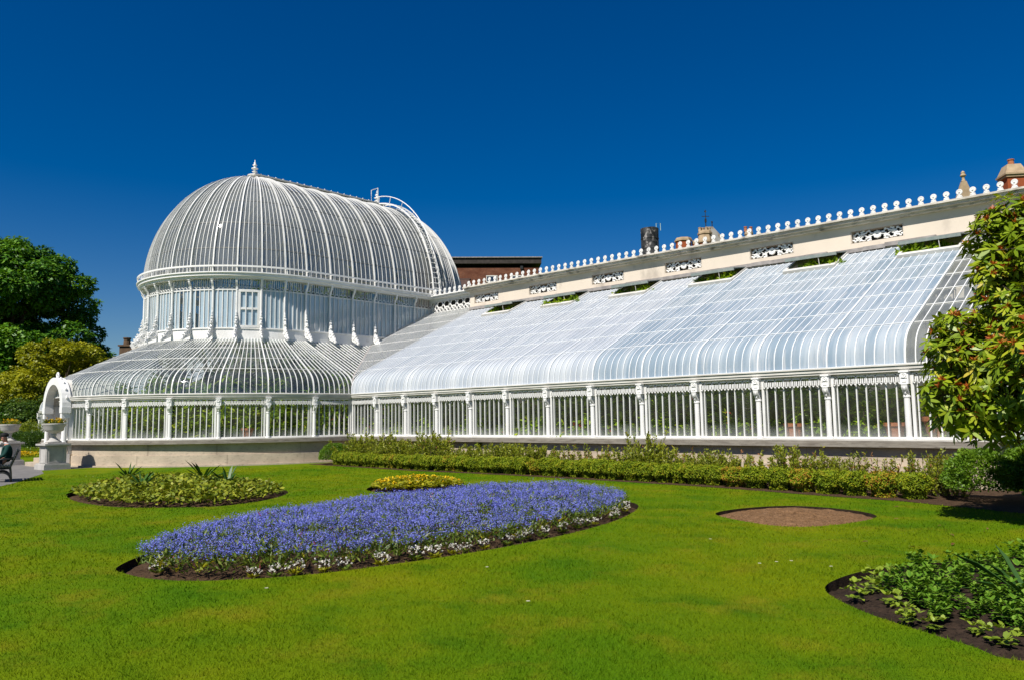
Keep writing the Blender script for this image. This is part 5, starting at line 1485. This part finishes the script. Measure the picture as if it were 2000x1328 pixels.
# ------------------------------------------------------------------ urns on pedestals, bench, person
def pedestal_mesh():
    b = MB()
    b.box((0, 0, .09), (.92, .92, .18)); b.box((0, 0, .20), (.84, .84, .05)); b.box((0, 0, .54), (.68, .68, .64))
    for a in range(4):
        c_, s__ = math.cos(a * PI / 2), math.sin(a * PI / 2)
        for u, v, su, sv in ((0, .27, .56, .05), (0, -.27, .56, .05), (.26, 0, .05, .5), (-.26, 0, .05, .5)):
            b.box((c_ * .345 - s__ * u, s__ * .345 + c_ * u, .54 + v), (.025, su, sv), a * PI / 2)
    b.box((0, 0, .875), (.80, .80, .035)); b.box((0, 0, .92), (.90, .90, .06)); b.box((0, 0, .975), (.62, .62, .05))
    return b
PEDM = pedestal_mesh().mesh('pedestal', M['stone_urn'])
ub = MB(); ub.lathe([(.27, 0), (.27, .03), (.20, .06), (.10, .16), (.07, .22), (.10, .26), (.10, .29), (.07, .31), (.16, .36), (.30, .42), (.33, .46), (.34, .55), (.40, .65), (.42, .70), (.38, .70), (.35, .66), (.1, .62)], (0, 0, 0), 28)
URM = ub.mesh('stone_urn', M['stone_urn'], True)
for x, y, lb in [(-32.85, 9.85, 'nearer'), (-38.15, 9.75, 'farther')]:
    tag(link('pedestal', PEDM, None, (x, y, 0.004), R(4)), f'square panelled stone pedestal, the {lb} of two before the porch', 'pedestal', 'stone pedestals before the porch')
    tag(link('stone_urn', URM, None, (x, y, 1.005), 0), f'wide grey stone urn on the {lb} porch pedestal', 'urn', 'stone urns before the porch')
    e = empty('urn_flowers', (x, y, 1.62)); tag(e, f'yellow and orange flowers planted in the {lb} stone urn', 'flowers', 'flowers in the stone urns')
    k = 260; a = rng.uniform(0, 6.28, k); r_ = .33 * rng.random(k) ** .5
    c = np.stack([np.cos(a) * r_, np.sin(a) * r_, rng.uniform(.02, .16, k)], 1); ax = unit(np.stack([np.cos(a), np.sin(a), rng.uniform(.3, 2, k)], 1))
    link('leaves', np_mesh('leaves', leaf_quads(c, ax, randdir(k), np.full(k, .13), np.full(k, .035)), 4, M['f_forget'], rng.random(k)), e)
    k = 36; a = rng.uniform(0, 6.28, k); r_ = .36 * rng.random(k) ** .5
    c = np.repeat(np.stack([np.cos(a) * r_, np.sin(a) * r_, rng.uniform(.12, .30, k)], 1), 8, 0); nr = unit(rng.normal(size=(k * 8, 3))); ax = unit(np.cross(nr, randdir(k * 8)))
    link('blooms', np_mesh('blooms', leaf_quads(c, ax, nr, np.full(k * 8, .05), np.full(k * 8, .04)), 4, M['f_yellow'], rng.random(k * 8)), e)

BRZ = math.atan2(.252, -.968)
bx, by = -26.35, 6.85
bench = empty('park_bench', (bx, by, 0.004), BRZ); tag(bench, 'dark slatted park bench with cast iron ends beside the path', 'bench')
for xx in (0.04, 0.80, 1.56):
    b = MB()
    b.tube([(xx, .02, 0), (xx, .03, .2), (xx, .06, .42), (xx, -.02, .62), (xx, -.14, .92)], [.026, .024, .028, .024, .02], 8)
    b.tube([(xx, .50, 0), (xx, .50, .2), (xx, .48, .42)], [.026, .022, .026], 8)
    b.tube([(xx, .06, .40), (xx, .28, .39), (xx, .48, .42)], .022, 8)
    b.ring((xx, .26, .06), .22, .018, (0, 1, 0), (0, 0, 1), 14, 6, a0=0, a1=PI)
    b.tube([(xx, -.06, .66), (xx, .2, .67), (xx, .44, .65), (xx, .50, .58), (xx, .47, .42)], [.02, .022, .024, .02, .018], 8)
    b.build('bench_end', M['iron'], bench, smooth=True)
woodm = simple('dark_painted_slats', (0.018, 0.026, 0.018), (0.035, 0.042, 0.03), 5, .5, .3)
b = MB()
for k in range(6): b.box((.8, .09 + k * .075, .445), (1.62, .06, .025))
b.build('seat', woodm, bench)
b = MB()
for k in range(6):
    z = .52 + k * .075; b.box((.8, .035 - .05 * k * .55 + .0, z), (1.62, .022, .062))
b.build('backrest', woodm, bench)

def skin_body(name, chains, mat, parent, levels=2):
    """chains: list of [(x,y,z,r)...]; first point of later chains joins to the nearest earlier vertex"""
    vs, es, rs = [], [], []
    for ch in chains:
        prev = None
        for i, (x, y, z, r_) in enumerate(ch):
            if i == 0 and vs:
                j = min(range(len(vs)), key=lambda k: (Vector(vs[k]) - Vector((x, y, z))).length)
                if (Vector(vs[j]) - Vector((x, y, z))).length < 0.03: prev = j; continue
            vs.append((x, y, z)); rs.append(r_)
            if prev is not None: es.append((prev, len(vs) - 1))
            prev = len(vs) - 1
    me = bpy.data.meshes.new(name); me.from_pydata(vs, es, [])
    o = link(name, me, parent)
    sk = o.modifiers.new('skin', 'SKIN'); sk.use_smooth_shade = True
    for v, r_ in zip(me.skin_vertices[0].data, rs): v.radius = (r_, r_)
    me.skin_vertices[0].data[0].use_root = True
    o.modifiers.new('sub', 'SUBSURF').levels = levels; o.modifiers['sub'].render_levels = levels
    me.materials.append(mat)
    return o
skin = simple('skin', (.50, .24, .17), (.46, .20, .14), 9, .5, .3)
jacket = simple('dark_green_jacket', (.008, .040, .034), (.012, .055, .045), 12, .8, .2)
trous = simple('dark_trousers', (.02, .024, .03), (.03, .033, .04), 12, .8, .2)
blackm = simple('black_cap_cloth', (.008, .008, .009), (.015, .015, .016), 12, .7, .2)
per = empty('person', (bx, by, 0.004), BRZ); tag(per, 'person in a dark green jacket and black cap seated on the bench facing left', 'person')
PX = .42
hp = [(PX, .20, .55, .13), (PX, .18, .70, .135), (PX, .15, .88, .145), (PX, .14, 1.02, .13), (PX, .17, 1.10, .06), (PX, .20, 1.16, .055), (PX, .235, 1.24, .088), (PX, .245, 1.30, .092), (PX, .24, 1.36, .07)]
legs = [[(PX, .20, .55, .13), (PX + s_ * .10, .30, .54, .085), (PX + s_ * .12, .62, .53, .068), (PX + s_ * .12, .66, .28, .052), (PX + s_ * .12, .64, .08, .042), (PX + s_ * .12, .76, .04, .036)] for s_ in (-1, 1)]
arms = [[(PX, .14, 1.02, .13), (PX + s_ * .18, .14, 1.01, .06), (PX + s_ * .22, .20, .80, .045), (PX + s_ * .16, .42, .66, .036), (PX + s_ * .10, .50, .64, .03), (PX + s_ * .09, .55, .63, .024)] for s_ in (-1, 1)]
fing = []
for s_ in (-1, 1):
    for k in range(4):
        fx = PX + s_ * .09 + (k - 1.5) * .017; fing.append([(PX + s_ * .09, .55, .63, .024), (fx, .58, .625, .0085), (fx, .605 + .004 * (k % 2), .612, .008), (fx, .618, .592, .007)])
    fing.append([(PX + s_ * .10, .50, .64, .03), (PX + s_ * .055, .535, .635, .009), (PX + s_ * .045, .56, .622, .008)])
face = [[(PX, .245, 1.30, .092), (PX, .335, 1.285, .017)], [(PX, .235, 1.24, .088), (PX, .315, 1.235, .02)]] + [[(PX, .245, 1.30, .092), (PX + s_ * .092, .225, 1.285, .018)] for s_ in (-1, 1)]
skin_body('body', [hp] + legs + arms + fing + face, skin, per)
skin_body('jacket', [[(PX, .20, .56, .150), (PX, .175, .72, .155), (PX, .145, .90, .165), (PX, .14, 1.03, .145), (PX, .165, 1.10, .085)]] + [[(PX, .14, 1.03, .145), (PX + s_ * .19, .14, 1.01, .078), (PX + s_ * .23, .20, .80, .062), (PX + s_ * .165, .42, .665, .050), (PX + s_ * .125, .47, .655, .046)] for s_ in (-1, 1)], jacket, per)
skin_body('trousers', [[(PX, .19, .54, .150), (PX + .001, .22, .54, .145)]] + [[(PX, .19, .54, .150), (PX + s_ * .10, .32, .54, .100), (PX + s_ * .12, .62, .53, .084), (PX + s_ * .12, .665, .28, .068), (PX + s_ * .12, .645, .10, .064)] for s_ in (-1, 1)], trous, per)
for s_ in (-1, 1):
    b = MB(); b.box((PX + s_ * .12, .71, .045), (.10, .27, .08), taper=.8); b.build('shoe', blackm, per)
b = MB()
b.lathe([(.108, 0), (.110, .05), (.095, .09), (.06, .115), (.015, .122)], (PX, .235, 1.315), 16)
b.poly([(PX + .095 * math.cos(a), .235 + (.10 * math.sin(a) if math.sin(a) < .2 else .20 * math.sin(a)), 1.325) for a in np.linspace(0, PI, 12)], .014, (0, 0, 1))
b.build('cap', blackm, per, smooth=False)
b = MB(); b.ring((PX, .165, 1.115), .072, .022, (1, 0, 0), (0, .9, .3), 14, 6); b.build('collar', M['white'], per, smooth=True)
b = MB()
for s_ in (-1, 1): b.lathe([(.004, -.006), (.008, 0), (.004, .006)], (PX + s_ * .032, .318, 1.302), 8)
b.build('eyes', blackm, per)
b = MB(); b.ring((PX, .205, 1.275), .088, .016, (1, 0, 0), (0, 1, 0), 12, 6, a0=PI + .3, a1=2 * PI - .3); b.build('hair', simple('grey_hair', (.3, .29, .28), (.4, .39, .38)), per)

# ------------------------------------------------------------------ buildings behind
def facing(px_, depth): return at_px(px_, depth), -math.atan2(-(px_ - 1000), 1525) * 0 + YAW * 1.0
D = 85
p = at_top(962, 515, D); zt = z_px(504, D, 960)
e = empty('brick_building', p, YAW + R(3)); tag(e, 'flat roofed brown brick block behind the dome with small high windows', 'building')
W = 13.6
b = MB(); b.box((-1.7, 4, (zt - 1.1) / 2), (W, 8, zt - 1.1)); b.build('wall', M['brick'], e)
b = MB(); b.box((-1.6, 3.9, zt - .40), (W + .4, 8.4, .62)); b.build('fascia', simple('dark_fascia', (.035, .03, .027), (.06, .05, .045), 3, .8, .2), e)
b = MB(); b.box((-1.6, 3.9, zt - .03), (W + .6, 8.7, .10)); b.build('roof', M['lead'], e)
for cx_ in (-.1, 2.75):
    b = MB(); b.box((cx_, -.02, zt - 2.05), (1.25, .10, .12)); b.box((cx_, -.02, zt - 1.35 - 1.35), (1.25, .10, .10))
    for sx in (-.58, .58): b.box((cx_ + sx, -.02, zt - 2.38), (.09, .10, .6))
    f = b.build('window', M['white_old'], e); g = MB(); g.box((cx_, -.01, zt - 2.38), (1.1, .03, .55)); g.build('pane', M['dark_win'], f)
b = MB(); b.box((-3.5, -.03, zt - 2.9), (1.9, .06, 1.0)); b.box((-3.5, -.04, zt - 2.35), (2.1, .1, .07)); b.build('lead_panel', simple('rusty_panel', (.10, .055, .045), (.14, .08, .065)), e)
b = MB(); b.tube([(3.2, -.12, 0), (3.2, -.12, zt - 1.2)], .07, 8); b.box((3.2, -.14, zt - 1.15), (.3, .22, .35)); b.build('downpipe', M['iron'], e)

D = 58
p = at_top(1269, 465, D); zt = z_px(448, D, 1269)
e = empty('flue', p, YAW); tag(e, 'stout black tarred metal flue rising behind the parapet wall', 'chimney')
b = MB(); b.lathe([(.66, 0), (.66, zt - 1.62), (.685, zt - 1.60), (.685, zt - 1.52), (.66, zt - 1.5), (.66, zt - .83), (.685, zt - .81), (.685, zt - .75), (.66, zt - .73), (.68, zt), (.62, zt + .02), (.6, zt - .3)], (0, 0, 0), 32); b.build('shaft', M['stain_black'], e, smooth=False)
b = MB(); b.box((.2, 0, zt + .08), (.35, .3, .14)); b.build('cap', M['iron'], e)
b = MB(); b.tube([(.46, -.3, zt - .4), (.46, -.3, zt + .35), (.78, -.3, zt + .35), (.78, -.3, zt - .2)], .025, 6); b.build('ladder_hoop', simple('pale_green_metal', (.35, .5, .45), (.4, .55, .5)), e)

def chimney_pots(b, xs, z, h=.55, r_=.14):
    for x, y in xs: b.lathe([(r_ * 1.1, 0), (r_, .06), (r_ * .9, h * .8), (r_ * 1.1, h * .84), (r_ * 1.1, h), (r_ * .7, h)], (x, y, z), 10)
D = 62; sc_ = D / 1525
p = at_top(1390, 465, D)
e = empty('brick_house', p, YAW); tag(e, 'orange brick house behind the parapet with clustered chimneys and a steep slate turret', 'house')
zr = z_px(500, D, 1390)
b = MB(); b.box((0, 4, zr / 2 - .8), (9, 8, zr - 1.6)); b.build('wall', M['orange_brick'], e)
def lx(px_): return (px_ - 1390) * sc_
b = MB()
zt = z_px(428, D, 1405); zb = z_px(486, D, 1405)
xl, xr, tl, tr = lx(1378), lx(1446), lx(1395), lx(1410)
b.add([(xl, 1.2, zb), (xr, 1.2, zb), (xr, 4.2, zb), (xl, 4.2, zb), (tl, 2.6, zt), (tr, 2.6, zt), (tr, 2.9, zt), (tl, 2.9, zt)], [(3, 2, 1, 0), (4, 5, 6, 7), (0, 1, 5, 4), (1, 2, 6, 5), (2, 3, 7, 6), (3, 0, 4, 7)])
rf = b.build('turret_roof', M['slate'], e)
b = MB(); zf = z_px(393, D, 1397); b.tube([(tl + .05, 2.7, zt - .1), (tl + .05, 2.7, zf)], [.05, .02], 6); b.box((tl + .05, 2.7, zt + .55), (.14, .14, .3)); b.box((tl + .05, 2.7, zf - .58), (.62, .03, .05)); b.box((tl + .05, 2.7, zf - .58), (.05, .03, .4))
b.ring((tl + .05, 2.7, zf - .15), .06, .035, (1, 0, 0), (0, 0, 1), 8, 5); b.build('weather_vane', M['iron'], rf)
b = MB(); z2 = z_px(418, D, 1413); b.tube([(tr - .03, 2.7, zt - .1), (tr - .03, 2.7, z2)], .04, 6); b.lathe([(.01, -.09), (.09, 0), (.01, .09)], (tr - .03, 2.7, z2), 8); b.build('ball_finial', M['iron'], rf)
for x0, x1, yt, yb, pots, nm in [(1322, 1356, 461, 488, 0, 8), (1369, 1397, 447, 482, 4, 8), (1356, 1370, 466, 485, 0, 4), (1463, 1480, 447, 470, 2, 4)]:
    zt_, zb_ = z_px(yt, D, x0), z_px(yb, D, x0); w_ = (x1 - x0) * sc_; cx_ = (lx(x0) + lx(x1)) / 2
    b = MB()
    n = 8
    rp = w_ / 2
    def ngon(z, k): return [(cx_ + rp * k * math.cos(PI / 8 + i * PI / 4), 1.0 + rp * k * math.sin(PI / 8 + i * PI / 4), z) for i in range(8)]
    b.grid([ngon(zb_ - 3, .93), ngon(zt_ - .25, .93)], closed=True)
    ch = b.build('chimney', M['orange_brick'] if x0 < 1450 else M['sandstone'], e)
    b = MB(); b.grid([ngon(zt_ - .30, .9), ngon(zt_ - .28, 1.06), ngon(zt_ - .14, 1.06), ngon(zt_ - .12, .98), ngon(zt_, .92), ngon(zt_, .05)], closed=True)
    if pots == 4: b.grid([ngon(zt_ - 1.05, .9), ngon(zt_ - .98, 1.12), ngon(zt_ - .85, 1.12), ngon(zt_ - .28, .92)], closed=True)
    b.build('coping', M['sandstone'], ch)
    if pots:
        b = MB(); chimney_pots(b, [(cx_ + rp * .7 * (i / (pots - 1) - .5) * 2, 1.0 + .12 * (i % 2), ) for i in range(pots)], zt_ - .02, .34 if pots == 4 else .42, .13); b.build('chimney_pots', M['terracotta'] if pots == 2 else M['sandstone'], ch)

D = 52; sc_ = D / 1525
p = at_top(1922, 355, D)
e = empty('gabled_house', p, YAW - R(8)); tag(e, 'red tiled house with stone gable finial and capped chimney above the parapet end', 'house')
def lx2(px_): return (px_ - 1920) * sc_
zr = z_px(372, D, 1900); zw = zr - 2.2
b = MB(); b.box((1.5, 4, zw / 2), (8, 7, zw)); b.build('wall', M['orange_brick'], e)
b = MB(); b.add([(lx2(1880) - 1.0, .6, zw), (5.5, .6, zw), (5.5, 7.4, zw), (lx2(1880) - 1.0, 7.4, zw), (lx2(1888), 4, zr), (5.5, 4, zr)], [(0, 1, 5, 4), (2, 3, 4, 5), (3, 0, 4), (1, 2, 5), (3, 2, 1, 0)])
b.build('roof', simple('red_roof_tiles', (.26, .07, .03), (.2, .05, .025), 6, .85, .2, bump=.3), e)
b = MB(); zg = z_px(357, D, 1885); zf = z_px(334, D, 1885); gx = lx2(1884)
b.poly([(gx - .62, 0.2, zg - 1.2), (gx + .62, .2, zg - 1.2), (gx + .14, .2, zg + .15), (gx - .14, .2, zg + .15)], .3, (0, 1, 0))
b.lathe([(.13, 0), (.17, .1), (.10, .16), (.09, .38), (.19, .46), (.19, .52), (.12, .60), (.14, .70), (.03, .82)], (gx, .2, zg + .1), 10); b.build('gable_finial', M['sandstone'], e)
b = MB(); zc = z_px(344, D, 1972); cx_ = lx2(1989)
b.box((cx_, 1.2, zc / 2 + .02), (1.15, 1.15, zc)); ch = b.build('chimney', M['orange_brick'], e)
b = MB(); b.box((cx_, 1.2, zc + .09), (1.32, 1.32, .14)); b.box((cx_, 1.2, zc + .24), (1.48, 1.48, .12)); b.box((cx_, 1.2, zc + .65), (1.36, 1.36, .66), taper=.62); b.build('coping', M['sandstone'], ch)
b = MB(); chimney_pots(b, [(cx_, 1.2)], zc + .97, .45, .2); b.build('chimney_pots', M['terracotta'], ch)

D = 98; sc_ = D / 1525
p = at_top(231, 680, D); zc = z_px(672, D, 231)
e = empty('stone_house', p, YAW); tag(e, 'stone house hidden behind the skirt roof with only its chimney stack showing', 'house')
b = MB(); b.box((0, 4, zc / 2 - 1.5), (7, 6, zc - 3)); b.build('wall', M['sandstone'], e)
b = MB(); b.add([(-3.7, .8, zc - 3), (3.7, .8, zc - 3), (3.7, 7.2, zc - 3), (-3.7, 7.2, zc - 3), (-3.7, 4, zc - 1.2), (3.7, 4, zc - 1.2)], [(0, 1, 5, 4), (2, 3, 4, 5), (3, 0, 4), (1, 2, 5), (3, 2, 1, 0)]); b.build('roof', M['slate'], e)
cm = simple('sooty_stone', (.14, .095, .06), (.09, .06, .04), 2, .9, .1)
b = MB(); b.box((0, 2.5, zc - 1.5), (1.7, 1.1, 3.0)); b.box((0, 2.5, zc + .02), (2.0, 1.4, .2)); ch = b.build('chimney', cm, e)
b = MB(); chimney_pots(b, [(-.15, 2.5)], zc + .1, .95, .45); b.build('chimney_pot', cm, ch)
